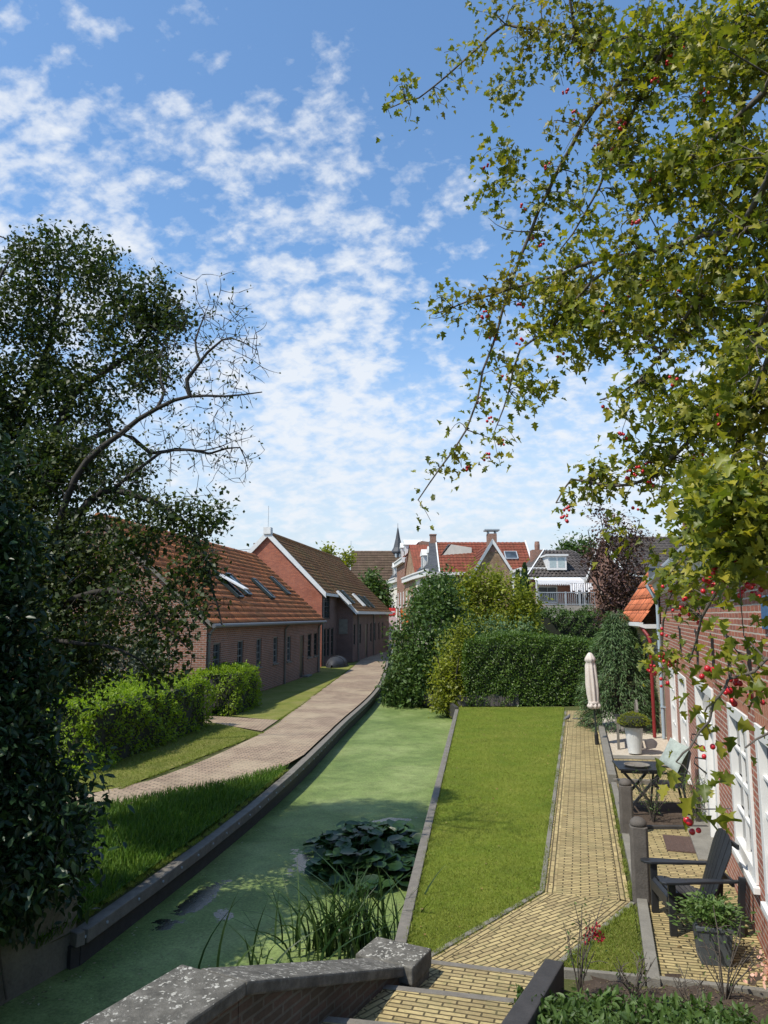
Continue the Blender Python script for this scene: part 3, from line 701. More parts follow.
n=1500; q=np.column_stack([rng.uniform(-3.3,2.4,n),7.6+18*rng.uniform(0,1,n)**1.6]); lbx=np.interp(q[:,1],[p[1] for p in LB],[p[0] for p in LB]); rbx=np.interp(q[:,1],[p[1] for p in RB],[p[0] for p in RB]); near=rng.random(n)<.45
q[near,0]=np.where(rng.random(near.sum())<.5,lbx[near]+.12+rng.exponential(.12,near.sum()),rbx[near]-.1-rng.exponential(.12,near.sum())); ok=(q[:,0]>lbx+.1)&(q[:,0]<rbx-.08); q=q[ok]; n=len(q)
tag(leafmesh('floating_debris',np.column_stack([q,np.full(n,WZ+.006)]),rand_dirs(n)*[1,1,.05],rand_dirs(n,6.),.032*rng.uniform(.3,1.4,n),'diamond',M_leaf('debris',[(.05,.04,.02),(.30,.26,.14),(.12,.13,.04),(.40,.40,.28)],.1),None,.9),kind='stuff')
# ================================================================ right cottage
X,Y_,Z_=Vector((1,0,0)),Vector((0,1,0)),Vector((0,0,1))
S1=11.3; far=WO+WE*S1
rc=thing('brick_cottage','long red brick cottage beside the yellow brick path with white framed windows and white cornice','cottage',far,math.atan2(-WE.y,-WE.x))
LW=S1+4.6
def Lx(s): return S1-s      # local x from survey coordinate s
holes=[(Lx(9.0),Lx(7.5),.25,2.02),(Lx(6.5),Lx(4.95),.25,2.06),(Lx(3.25),Lx(1.05),.0,2.22),(Lx(-.3),Lx(-1.6),.60,2.2),(Lx(-2.05),Lx(-3.35),.60,2.2)]
mb=MB(); wallp(mb,(0,0,0),X,Y_,LW,3.92,holes,.14)
mb.face([(LW,0,0),(LW,7,0),(LW,7,3.92),(LW,0,3.92)]); mb.face([(0,0,0),(0,0,3.92),(0,7,3.92),(0,7,0)])
mb.face([(LW,0,3.92),(LW,7,3.92),(LW,3.5,7.4)]);mb.face([(0,0,3.92),(0,3.5,7.4),(0,7,3.92)])
mb.build('wall',m_rbrick,rc)
for x0,x1,z0,z1 in (holes[0],holes[1],holes[3],holes[4]):
    window(rc,(0,0,0),X,Y_,x0,x1,z0,z1,m_white,m_glass,fw=.13,cols=2 if x1-x0<1.4 else 3,rows=4,depth=.14,bar=.035,proud=.025,sill=m_white)
    s=MB(); s.box((x0+.13,.045,(z0+z1)/2+.12),(x1-.13,.075,(z0+z1)/2+.17)); 
for k,(x0,x1,z0,z1) in enumerate(holes):   # gauged brick arch over each opening
    n=14; a=MB()
    for i in range(n):
        t0,t1=i/n,(i+1)/n
        for (ta,tb) in ((t0+.004,t1-.004),):
            xa,xb=x0-.03+(x1-x0+.06)*ta,x0-.03+(x1-x0+.06)*tb; ha=.06*math.sin(PI*ta); hb=.06*math.sin(PI*tb); sp_=.10
            ya=-.006
            c=[(xa,ya,z1+.004+0),(xb,ya,z1+.004),(xb,ya+.05,z1+.004),(xa,ya+.05,z1+.004)]
            tx=lambda t:(t-.5)*2*.07
            c+= [(xa+tx(ta),ya,z1+.30+ha*.5),(xb+tx(tb),ya,z1+.30+hb*.5),(xb+tx(tb),ya+.05,z1+.30+hb*.5),(xa+tx(ta),ya+.05,z1+.30+ha*.5)]
            a.hexa(c)
    a.build('brick_arch',m_orbrick,rc)
# double door
x0,x1=holes[2][0],holes[2][1]
dr=MB()
for a,b in ((x0+.003,x0+.14),(x1-.14,x1-.003)): dr.box((a,-.03,0.02),(b,.12,2.215))
dr.box((x0+.14,-.03,2.08),(x1-.14,.12,2.215)); dr.box((x0+.14,-.03,1.62),(x1-.14,.10,1.70))
dframe=dr.build('door_frame',m_white,rc,bevel=.006)
xm=(x0+x1)/2
for a,b in ((x0+.145,xm-.05),(xm+.05,x1-.145)):
    l=MB(); l.box((a,.06,.03),(b,.10,.55)); l.box((a,.06,.55),(a+.10,.10,1.615)); l.box((b-.10,.06,.55),(b,.10,1.615)); l.box((a+.1,.06,1.52),(b-.1,.10,1.615)); l.box((a+.12,.045,.12),(b-.12,.06,.47))
    d=l.build('door_leaf',m_white,dframe,bevel=.005)
    MB().face([(a+.1,.08,.55),(b-.1,.08,.55),(b-.1,.08,1.52),(a+.1,.08,1.52)]).build('door_pane',m_glass,dframe)
mu=MB(); mu.box((xm-.05,-.02,.02),(xm+.05,.12,1.62)); mu.build('mullion',m_white,dframe,bevel=.005)
MB().face([(x0+.14,.07,1.70),(x1-.14,.07,1.70),(x1-.14,.07,2.08),(x0+.14,.07,2.08)]).build('fanlight',m_glass,dframe)
MB().box((x0-.02,-.30,.0),(x1+.02,.10,.045)).build('doorstep',m_kerb,rc,bevel=.01)
for xx,zz_ in ((xm-.35,1.05),(x0+.95-.5,1.35)):   # iron brackets beside the door
    b=MB(); b.tube([(xx,.05,zz_),(xx,-.14,zz_+.02),(xx+.03,-.16,zz_-.06),(xx+.05,.03,zz_-.22)],.011,7); b.build('iron_bracket',m_iron,rc)
# wall anchors
for s_,za,zb in ((2.55,2.45,2.95),(.70,2.48,2.92),(-.70,2.60,2.97),(5.5,2.5,2.95),(-2.0,2.5,2.95)):
    xx=Lx(s_); b=MB(); b.beam((xx,-.02,za),(xx,-.02,zb),.035,.03,(0,1,0)); b.beam((xx-.0,-.025,za+.04),(xx+.05,-.025,za-.10),.03,.03,(0,1,0)); b.tube([(xx,-.035,zb-.02),(xx,-.035,zb+.05)],[.022,.004],8); b.build('wall_anchor',m_iron,rc)
# cornice, gutter and roof
c=MB()
c.prism([(0,-.02,3.72),(0,-.07,3.76),(0,-.08,3.84),(0,-.15,3.90),(0,-.18,3.98),(0,-.18,4.05),(0,.02,4.05),(0,.02,3.72)],(LW,0,0))
for k in range(int(LW/.45)): c.box((.1+k*.45,-.14,3.80),(.18+k*.45,-.06,3.90))
c.build('cornice',m_white,rc)
gt=MB(); gt.prism([(-.03,-.19,4.00),(-.03,-.30,4.02),(-.03,-.31,4.10),(-.03,-.28,4.10),(-.03,-.27,4.06),(-.03,-.19,4.055)],(LW+.05,0,0)); gt.build('gutter',m_zinc,rc)
up=Vector((0,3.75,3.45)).normalized()
pantiles('roof',(0,-.2,4.08),X,up,LW,5.2,m_tile_dk,rc,tw=.22,rh=.3)
MB().face([(0,7.1,4.0),(LW,7.1,4.0),(LW,3.5,7.5),(0,3.5,7.5)]).build('back_roof',m_tile_dk,rc)
vb=MB(); vb.prism([(-.10,-.30,3.98),(-.10,-.30,4.18),(-.10,3.5,7.72),(-.10,3.5,7.5)],(.12,0,0)); vb.build('verge_board',m_zinc,rc)
dm=MB(); dm.box((-.02,-.26,4.06),(.32,.04,4.42)); dm.prism([(-.06,-.30,4.42),(-.06,.08,4.42),(-.06,.0,4.58),(-.06,-.2,4.58)],(.42,0,0)); dm.build('lead_dormer_box',M_plain('dark_lead',(.10,.115,.13),.5,.2,4),rc,bevel=.01)
p=MB(); p.tube([(.12,-.33,4.0),(.12,-.16,3.7),(.12,-.08,3.55),(.12,-.08,.02)],.045,10)
for z in (.8,1.8,2.8): p.box((.06,-.13,z),(.18,-.003,z+.03))
p.build('downpipe',m_pipeblue,rc,smooth=False)
# blue plate near the edge of the photo
ep=MB(); xx=Lx(-2.95); ep.box((xx-.13,-.03,3.08),(xx+.20,-.012,3.36)); sg=ep.build('enamel_plate',M_plain('blue_enamel',(.05,.14,.30),.3,.05,4),rc,bevel=.004)
# ---------------------------------------------------------------- annexe with orange roof
AF=Vector((7.85,23.2,0)); AN=Vector((7.47,20.05,0)); AR=math.atan2((AN-AF).y,(AN-AF).x)
an=thing('brick_annexe','low buff brick annexe with bright orange tiled roof beyond the red brick cottage','annexe',AF,AR)
LA=3.15
mb=MB(); wallp(mb,(0,0,0),X,Y_,LA,2.95,[(.9,1.7,.9,2.1)],.1); mb.face([(0,0,0),(0,0,2.95),(0,4.2,2.95),(0,4.2,0)]); mb.face([(0,0,2.95),(0,.6,4.5),(0,4.2,2.95)])
mb.build('wall',m_ybrick,an)
window(an,(0,0,0),X,Y_,.9,1.7,.9,2.1,m_white,m_glass,cols=2,rows=2,depth=.1,sill=m_white)
upA=Vector((0,1.67,2.6)).normalized()
pantiles('roof',(-.15,-.50,2.98),X,upA,LA+.12,2.0,m_tile_new,an,tw=.30,rh=.38,amp=.045)
MB().face([(0,4.2,2.95),(LA,4.2,2.95),(LA,.6,4.68),(0,.6,4.68)]).build('back_roof',m_tile_new,an)
e_=MB(); e_.prism([(-.18,-.62,2.90),(-.18,-.62,3.0),(-.18,-.50,3.0),(-.18,-.5,2.95),(-.18,-.02,2.95),(-.18,-.02,2.84),(-.18,-.45,2.84)],(LA+.2,0,0)); e_.build('eaves_gutter',m_offw,an)
vb=MB(); vb.prism([(-.20,-.52,2.93),(-.20,-.52,3.02),(-.20,.6,4.80),(-.20,.6,4.62)],(.06,0,0)); vb.build('verge_board',m_oldwood,an)
p=MB(); p.tube([(LA-.1,-.55,2.9),(LA+.05,-.40,2.65),(LA+.1,-.36,2.5),(LA+.1,-.36,.02)],.045,10); p.build('red_downpipe',m_piper,an)
wl=thing('wall_lantern','small black wall lantern on the buff brick annexe beside the conifer','lantern',tuple(AF.lerp(AN,.25)+Vector((-.01,0,2.05))),AR)
b=MB(); b.tube([(0,0,.05),(0,-.10,.16),(0,-.16,.10)],.012,6); b.box((-.04,-.02,-.04),(.04,.0,.10)); b.build('bracket',m_iron,wl)
b=MB(); b.lathe([(.02,.10),(.09,.03),(.095,.0)],(0,-.16,0),6); b.build('cap',m_iron,wl); b=MB(); b.lathe([(.055,-.24),(.065,-.22),(.03,-.26)],(0,-.16,0),6); b.build('base',m_iron,wl)
b=MB(); b.lathe([(.055,-.22),(.085,.0)],(0,-.16,0),6); b.build('lamp_glass',m_curtain,wl)
# ================================================================ left cottage
c0=Vector((-6.02,25.4,0)); ang=math.atan2(20.6,2.75)
m_dkzinc=M_plain('dark_zinc',(.10,.105,.11),.5,.2,4)
m_greyfr=M_plain('grey_frame',(.16,.17,.165),.5,.2,4)
lc=thing('brown_brick_cottage','long low brown brick cottage with orange pantile roof and skylights left of the canal','cottage',c0,ang)
LC=17.9; EV=2.85; DP=8.2; RZ=6.55
# window centres along the wall from photo x positions
def along_x(px,pz=1.7):
    a=ray(px,650); d=Vector((math.cos(ang),math.sin(ang))); n=Vector((-d.y,d.x)); t=(c0.xy.dot(n))/(Vector((a[0],a[1])).dot(n)); return (Vector((a[0],a[1]))*t-c0.xy).dot(d)
wx=[along_x(q) for q in (217,240.5,259,275.5,289)]
hol=[(x-.36,x+.36,1.05,2.22) for x in wx[:4]]
xd=along_x(302); hol.append((xd-.45,xd+.45,0.02,2.15))
for q in (309.5,315.5): x=along_x(q); hol.append((x-.42,x+.42,.95,2.2))
hol.append((wx[4]-.36,wx[4]+.36,1.0,2.2))
mb=MB(); wallp(mb,(0,0,0),X,Y_,LC,EV,hol,.12)
gh=[(2.0,2.75,.05,2.0),(4.0,5.05,.9,2.2)]
# gable facing the camera: runs along local +y
wallp(mb,(0,0,0),Y_,X,DP,EV,gh,.12)
mb.face([(0,0,EV),(0,DP/2,RZ),(0,DP,EV)]); mb.face([(LC,0,0),(LC,DP,0),(LC,DP,EV),(LC,DP/2,RZ),(LC,0,EV)]); mb.face([(0,DP,0),(0,DP,EV),(LC,DP,EV),(LC,DP,0)])
mb.build('wall',m_cott,lc)
for h in hol:
    if h[2]>.5: window(lc,(0,0,0),X,Y_,*h,m_greyfr if h[0]<xd-1 else m_dkframe,m_glass,fw=.05,cols=2,rows=4,depth=.11,bar=.03,sill=m_kerb)
d=MB(); d.box((xd-.44,.06,.03),(xd+.44,.11,2.14)); d.box((xd-.30,.04,1.2),(xd+.30,.058,1.9)); dd=d.build('door',m_dkframe,lc,bevel=.005); MB().tube([(xd+.34,.055,1.05),(xd+.34,.0,1.05),(xd+.24,.0,1.05)],.012,6).build('handle',m_zinc,dd)
d=MB(); d.box((.06,2.02,.06),(.10,2.73,1.99)); d.build('gable_door',m_dkframe,lc)
window(lc,(0,0,0),Y_,X,4.0,5.05,.9,2.2,m_dkframe,m_glass,cols=2,rows=3,depth=.11,sill=m_kerb)
window(lc,(0,0,0),Y_,X,3.55,4.65,3.75,4.65,m_dkframe,m_glass,cols=3,rows=2,depth=.09,proud=.05,bar=.03)
sl_=math.hypot(DP/2,RZ-EV); up=Vector((0,DP/2,RZ-EV)).normalized()
pantiles('roof',(-.12,-.2,EV+.02),X,up,LC+.22,sl_+.28,m_tile_or,lc,tw=.26,rh=.34,amp=.045,thick=.06,sub=4)
MB().face([(0,DP+.2,EV-.1),(LC,DP+.2,EV-.1),(LC,DP/2,RZ+.05),(0,DP/2,RZ+.05)]).build('back_roof',m_tile_or,lc)
MB().tube([(-.14,DP/2,RZ+.10),(LC+.1,DP/2,RZ+.10)],.13,10).build('ridge_tiles',m_tile_or,lc)
for sgn in (1,):
    v=MB(); v.prism([(-.16,-.22,EV-.06),(-.16,-.22,EV+.08),(-.16,DP/2,RZ+.14),(-.16,DP/2,RZ-.02)],(.05,0,0)); v.prism([(-.16,DP+.22,EV-.06),(-.16,DP+.22,EV+.08),(-.16,DP/2,RZ+.14),(-.16,DP/2,RZ-.02)],(.05,0,0)); v.build('verge_board',m_oldwood,lc)
gt=MB(); gt.tube([(-.15,-.30,EV-.02),(LC,-.30,EV-.04)],.075,8); gt.build('gutter',m_dkzinc,lc)
for xx in (.12,along_x(284),along_x(317.5)):
    q=MB(); q.tube([(xx,-.30,EV-.04),(xx,-.10,EV-.25),(xx,-.06,EV-.35),(xx,-.06,0)],.045,8); q.build('downpipe',m_oldwood,lc)
# rooflights: found on the roof plane through their photo positions
def on_plane(px,py,root,p0,nrm,a3):
    M=Matrix.Translation(root[0])@Matrix.Rotation(root[1],4,'Z'); q=M@Vector(p0); n=(M.to_3x3()@Vector(nrm)); d=Vector(ray(px,py)); e=Vector((0,0,EYE)); t=(q-e).dot(n)/d.dot(n); return M.inverted()@(e+d*t)
nr=Vector((0,-(RZ-EV),DP/2)).normalized()
def rooflight(parent,root,p0,nrm,upv,px,py,w,h,openang=0,frame=m_zinc):
    c=on_plane(px,py,root,p0,nrm,None); n=Vector(nrm)
    def fr(cc,u,mbx,t0,t1):
        a=X*w/2; b=u*h/2
        for (p,q,s,r) in ((-1,-1,1,-1),(1,-1,1,1),(1,1,-1,1),(-1,1,-1,-1)): mbx.beam(cc+a*p+b*q+n*t0,cc+a*s+b*r+n*t0,.09,t1,n)
    m=MB(); fr(c,upv,m,.10,.12); o=m.build('skylight',frame,parent)
    u2=Matrix.Rotation(openang,3,X)@upv
    cc=c+n*.13
    if openang: top=c+upv*h/2+n*.15; cc=top-u2*h/2; m2=MB(); a=X*w/2;b=u2*h/2; nn=X.cross(u2); m2.hexa([cc-a-b,cc+a-b,cc+a+b,cc-a+b,cc-a-b+nn*.05,cc+a-b+nn*.05,cc+a+b+nn*.05,cc-a+b+nn*.05]); m2.build('sash',m_offw,o)
    else:
        a=X*(w/2-.03);b=upv*(h/2-.03); MB().face([cc-a-b,cc+a-b,cc+a+b,cc-a+b]).build('pane',m_skyglass,o)
rt=(c0,ang)
for px,py,oa in ((219,585,0),(228,588,R(-14)),(237,586,0),(262,590,0),(279,587,0)):
    if px!=219: rooflight(lc,rt,(0,-.2,EV+.08),nr,up,px,py,.60 if px<262 else .5,1.35,oa,m_dkframe)
# ================================================================ barn
b0=Vector((-3.92,47,0)); angb=math.atan2(17.4,2.57)
bn=thing('red_gabled_barn','tall dark brick barn with red gable, white bargeboards and mossy brown roof','barn',b0,angb)
LBn=22.3; RCS=4.6; PD=1.12; HW=3.62
EH,EL,RB_=4.70,3.58,8.32
mb=MB()
hr=[(.5,1.3,.5,2.35),(1.55,2.35,.5,2.35),(2.75,3.55,.5,2.35),(.7,2.3,2.95,4.5)]
wallp(mb,(0,0,0),X,Y_,RCS,EH,hr,.12)
# projecting aisle
def bx_(px,o=b0,off=PD):
    d=Vector((math.cos(angb),math.sin(angb))); n=Vector((-d.y,d.x)); oo=o.xy-n*off; a=ray(px,640); v=Vector((a[0],a[1])); t=oo.dot(n)/v.dot(n); return (v*t-oo).dot(d)
aw=[bx_(q)-RCS for q in (354.5,360.3,363,371,375,379,382.5)]
ha=[]
for k,q in enumerate(aw):
    w_=.32; z0,z1=(1.1,2.6)
    if k==2: continue
    if not ha or q-w_>ha[-1][1]+.1: ha.append((q-w_,q+w_,z0,z1))
qd=bx_(366.5)-RCS; ha=[h for h in ha if abs((h[0]+h[1])/2-qd)>.9]; ha.append((qd-.5,qd+.5,.02,2.5)); ha.sort()
wallp(mb,(RCS,-PD,0),X,Y_,LBn-RCS,EL,ha,.12)
mb.face([(RCS,-PD,0),(RCS,0,0),(RCS,0,EH),(RCS,-PD,EL)])
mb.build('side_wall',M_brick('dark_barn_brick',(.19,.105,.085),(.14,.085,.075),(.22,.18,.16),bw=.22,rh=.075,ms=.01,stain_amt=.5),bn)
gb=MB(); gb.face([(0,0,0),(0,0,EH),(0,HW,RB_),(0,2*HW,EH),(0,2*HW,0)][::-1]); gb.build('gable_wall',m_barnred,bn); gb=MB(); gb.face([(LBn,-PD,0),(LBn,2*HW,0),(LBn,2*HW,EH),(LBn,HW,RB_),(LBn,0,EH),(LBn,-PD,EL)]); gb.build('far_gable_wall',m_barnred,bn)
for h in hr: window(bn,(0,0,0),X,Y_,*h,m_dkframe,m_glass,fw=.08,cols=2,rows=4,depth=.11,bar=.03)
for h in ha:
    if h[2]>.5: window(bn,(RCS,-PD,0),X,Y_,*h,m_dkframe,m_glass,fw=.07,cols=2,rows=4,depth=.11,bar=.03)
    else: MB().box((RCS+h[0]+.01,-PD+.06,.03),(RCS+h[1]-.01,-PD+.1,2.49)).build('door',m_dkframe,bn)
upb=Vector((0,1,1)).normalized(); SLb=HW*math.sqrt(2)
pantiles('upper_roof',(-.02,-.22,EH-.18),X,upb,RCS+.0,SLb+.35,m_tile_br,bn,tw=.26,rh=.34,amp=.045,thick=.06,sub=4)
pantiles('main_roof',(RCS+.001,-PD-.22,EL-.18),X,upb,LBn-RCS+.05,SLb+PD*1.414+.35,m_tile_br,bn,tw=.26,rh=.34,amp=.045,thick=.06,sub=4)
MB().face([(0,2*HW+.2,EH-.2),(LBn,2*HW+.2,EH-.2),(LBn,HW,RB_+.03),(0,HW,RB_+.03)]).build('back_roof',m_tile_br,bn)
MB().tube([(0,HW,RB_+.14),(LBn,HW,RB_+.14)],.13,8).build('ridge_tiles',m_tile_br,bn)
v=MB(); v.prism([(-.16,-.28,EH-.42),(-.16,-.28,EH-.10),(-.16,HW,RB_+.28),(-.16,HW,RB_-.12)],(.14,0,0)); v.prism([(-.16,2*HW+.28,EH-.42),(-.16,2*HW+.28,EH-.10),(-.16,HW,RB_+.28),(-.16,HW,RB_-.12)],(.14,0,0))
v.box((-.24,HW-.24,RB_+.05),(.24,HW+.24,RB_+.48)); v.build('bargeboard',m_offw,bn)
v=MB(); v.prism([(RCS-.12,-PD-.28,EL-.38),(RCS-.12,-PD-.28,EL-.10),(RCS-.12,0.0,EH+.18),(RCS-.12,0.,EH-.10)],(.115,0,0)); v.build('aisle_bargeboard',m_offw,bn)
v=MB(); v.box((0,-.30,EH-.30),(RCS-.13,-.15,EH-.12)); v.box((RCS,-PD-.36,EL-.32),(LBn,-PD-.16,EL-.12)); v.build('gutter',m_offw,bn)
q=MB()
for px in (357.5,373): xx=bx_(px); q.tube([(xx,-PD-.07,EL-.2),(xx,-PD-.07,0)],.05,8)
q.tube([(.15,-.07,EH-.3),(.15,-.07,0)],.05,8); q.build('downpipes',m_oldwood,bn)
pl=MB(); pl.box((RCS-.04,-.75,1.9),(RCS-.01,-.15,2.9)); pl.build('wall_plaque',m_kerb,bn)
MB().tube([(0,HW,RB_+.5),(0,HW,RB_+1.9)],.015,5).build('lightning_rod',m_zinc,bn)
for px,py in ((343,599),(347,598),(358,601),(363,602),(368,603)): rooflight(bn,(b0,angb),(RCS,-PD-.22,EL-.1),Vector((0,-1,1)).normalized(),upb,px,py,.6,1.2,0,m_offw if px in(343,358) else m_dkframe)
# ================================================================ generic background house
def house(name,label,cat,o,rz,L,D,ev,rd,wm,rm,roofname='roof',tw=.3,wins=(),gwins=(),chim=(),group=None,verge=m_offw,sub=3,over=.25,hip=0):
    """ridge along local x; wall at y=0 faces -y; gables at x=0 and x=L"""
    t=thing(name,label,cat,o,rz,group); mb=MB()
    hw=[w for w in wins]; wallp(mb,(0,0,0),X,Y_,L,ev,hw,.12); wallp(mb,(0,D,0),Y_*-1,X,D,ev,gwins,.12)
    mb.face([(0,0,ev),(0,D/2,rd),(0,D,ev)]); mb.face([(L,0,0),(L,D,0),(L,D,ev),(L,D/2,rd),(L,0,ev)]); mb.face([(0,D,0),(0,D,ev),(L,D,ev),(L,D,0)])
    mb.build('wall',wm,t)
    for h in hw: window(t,(0,0,0),X,Y_,*h,m_white,m_glass,fw=.10,cols=2,rows=2,depth=.1,sill=m_white,bar=.05)
    for h in gwins: window(t,(0,D,0),Y_*-1,X,*h,m_white,m_glass,fw=.10,cols=2,rows=2,depth=.1,sill=m_white,bar=.05)
    u=Vector((0,D/2,rd-ev)).normalized(); S=math.hypot(D/2,rd-ev)
    pantiles(roofname,(-.05,-over*.8,ev-over*.8*(rd-ev)/(D/2)+.05),X,u,L+.1,S+over,rm,t,tw=tw,rh=tw*1.2,amp=.05,sub=sub)
    MB().face([(0,D+.2,ev),(L,D+.2,ev),(L,D/2,rd+.05),(0,D/2,rd+.05)]).build('back_roof',rm,t)
    v=MB()
    for xx in (-.16,L+.04):
        v.prism([(xx,-.25,ev-.3),(xx,-.25,ev+.05),(xx,D/2,rd+.25),(xx,D/2,rd-.1)],(.12,0,0)); v.prism([(xx,D+.25,ev-.3),(xx,D+.25,ev+.05),(xx,D/2,rd+.25),(xx,D/2,rd-.1)],(.12,0,0))
    v.box((.0,-over-.12,ev-.26),(L,-over+.05,ev-.08)); v.build('verge_boards',verge,t)
    for cx,cy,cw,cz in chim:
        c=MB(); c.box((cx-cw/2,cy-cw/2,rd-1.6),(cx+cw/2,cy+cw/2,cz)); c.box((cx-cw/2-.05,cy-cw/2-.05,cz),(cx+cw/2+.05,cy+cw/2+.05,cz+.12)); c.build('chimney',m_cott,t)
    return t
# slate-roofed house behind the left cottages
p=A(192,560,62)
t=house('slate_roofed_house','grey slate roofed house peeping over the orange roof behind the red gable','house',(p.x-1.,62,0),R(82-90+4),6.6,7.5,5.2,8.6,m_render,m_slate,chim=((5.8,3.7,.8,9.2),),tw=.35)
t.rotation_euler=(0,0,R(0)); t.location=(A(180,560,60).x,60,0)
# church
ch=thing('church','distant church with brown roof and slim dark spire on the skyline','church',A(352,600,132)*1,0); ch.location=(A(352,600,132).x,128,0)
LN=A(407,560,132).x-ch.location.x
mb=MB(); mb.box((0,0,0),(LN,9,8.3)); mb.face([(-.01,0,8.3),(-.01,4.5,14.4),(-.01,9,8.3)]); mb.build('nave_wall',m_cott,ch)
pantiles('nave_roof',(-.2,-.4,8.0),X,Vector((0,4.5,6.1)).normalized(),LN+.3,8.2,m_church,ch,tw=.6,rh=.6,sub=3)
MB().face([(0,9.3,8),(LN,9.3,8),(LN,4.5,14.4),(0,4.5,14.4)]).build('back_roof',m_church,ch)
mb=MB(); mb.prism([(-3.4,-.5,8.),(-.25,4.5,14.6),(-.25,4.5,14.6-.01),(-.25,-.5,8.)][:2]+[(-.25,-.5,8.)],(0,.1,0)); 
mb=MB(); mb.face([(-.25,4.5,14.5),(-3.6,1.5,8.),(-.25,-.5,8.)]); mb.face([(-.25,4.5,14.5),(-3.6,7.5,8.),(-3.6,1.5,8.)]); mb.face([(-.25,4.5,14.5),(-.25,9.5,8.),(-3.6,7.5,8.)]); mb.build('apse_roof',m_slate,ch)
mb=MB(); mb.prism([(-.3,0,0),(-3.4,1.6,0),(-3.4,7.4,0),(-.3,9,0)],(0,0,8)); mb.build('apse_wall',m_cott,ch)
v=MB(); v.beam((-.25,4.5,14.55),(-3.6,1.5,8.),.12,.12); v.beam((-.25,4.5,14.55),(-.25,-.5,8.),.18,.12); v.beam((-.25,4.5,14.5),(-.25,4.5,16.4),.07,.07,(0,1,0)); v.build('lead_ridges',m_zinc,ch)
sx_=A(398,560,132).x-ch.location.x
s=MB(); s.lathe([(1.0,11.5),(1.0,14.2),(1.2,14.25),(1.2,14.5),(.8,15.2),(.42,16.8),(.12,18.6),(.04,18.9),(.03,19.6)],(sx_,4.5,0),8); s.build('spire',m_slate,ch)
s=MB()
for k in range(8):
    a=PI/8+k*PI/4; s.box((sx_+math.cos(a)*.93-.16,4.5+math.sin(a)*.93-.16,12.9),(sx_+math.cos(a)*.93+.16,4.5+math.sin(a)*.93+.16,14.0),Matrix.Rotation(a,3,'Z'))
s.build('belfry_louvres',m_zinc,ch)
# street of town houses leading away to the left of the slate mansard house
def townhouse(label,px0,Y0,px1,Y1,ev,top,wm,rm,style):
    a=Vector((A(px0,600,Y0).x,Y0,0)); b=Vector((A(px1,600,Y1).x,Y1,0)); d=(b-a); L=d.length
    rz=math.atan2(d.y,d.x)+PI      # origin at the far end, wall faces the street (-y side)
    t=thing('town_house',label,'house',b,rz,'town houses along the far street')
    wins=[]
    nw=3 if L>6 else 2
    for fl in range(2):
        for k in range(nw):
            cx=L*(k+.5)/nw; wins.append((cx-.5,cx+.5,1.0+fl*3.2,2.8+fl*3.2+.1))
    mb=MB(); wallp(mb,(0,0,0),X,Y_,L,ev,wins,.12); mb.face([(L,0,0),(L,4.2,0),(L,4.2,ev),(L,0,ev)]); mb.face([(0,0,0),(0,0,ev),(0,4.2,ev),(0,4.2,0)])
    if style=='gable': mb.face([(0,0,ev),(L,0,ev),(L/2,0,top)])
    mb.build('wall',wm,t)
    for w_ in wins: window(t,(0,0,0),X,Y_,*w_,m_white,m_glass,fw=.14,cols=1,rows=2,depth=.1,sill=m_white,bar=.08,proud=.02)
    c=MB(); c.box((-.05,-.4,ev-.5),(L+.05,.0,ev-.02)); c.box((-.05,-.5,ev-.02),(L+.05,.1,ev+.12)); c.build('cornice',m_white,t)
    if style=='gable':
        pantiles('roof',(L/2,-.1,top),Y_,Vector((-L/2,0,-(top-ev))).normalized(),4.2,math.hypot(L/2,top-ev),rm,t,tw=.35,rh=.4,sub=3)
        pantiles('far_roof',(L/2,-.1,top),Y_,Vector((L/2,0,-(top-ev))).normalized(),4.2,math.hypot(L/2,top-ev),rm,t,tw=.35,rh=.4,sub=3)
    else:
        h=top-ev; pantiles('roof',(0,-.1,ev+.1),X,Vector((0,2.2,h)).normalized(),L,math.hypot(2.2,h),rm,t,tw=.35,rh=.4,sub=3)
        MB().face([(0,2.1,top),(L,2.1,top),(L,4.2,top-.3),(0,4.2,top-.3)]).build('flat_roof',m_zinc,t); g_=MB(); g_.face([(L,0,ev),(L,4.2,ev),(L,4.2,top-.3),(L,2.1,top)]); g_.build('side_gable',wm,t)
        for cx in (L*.3,L*.72) if L>6 else (L*.5,):
            dmm=MB(); dmm.box((cx-.7,.25,ev+.12),(cx+.7,2.4,ev+1.9)); dmm.prism([(cx-.9,.15,ev+1.9),(cx+.9,.15,ev+1.9),(cx,.15,ev+2.6)],(0,2.4,0)); d_=dmm.build('dormer',m_white,t); MB().face([(cx-.45,.24,ev+.35),(cx+.45,.24,ev+.35),(cx+.45,.24,ev+1.7),(cx-.45,.24,ev+1.7)]).build('dormer_pane',m_glass,d_)
    return t
townhouse('white rendered town house with slate mansard, farthest of the far street row',398,102,389,112,8.2,11.4,m_render,m_slate,'mans')
townhouse('narrow brown brick town house with white framed windows in the far street',405,92,397,102,10.2,12.4,m_cott,m_tile_red,'mans')
townhouse('town house with red roof and deep white cornice, second nearest in the far street',416,82,405,92,7.6,11.4,m_ochre,m_tile_red,'gable')
townhouse('corner town house with white dormers beside the blue slate mansard roof',431,73.5,416,82,7.6,10.2,m_render,m_slate,'mans')
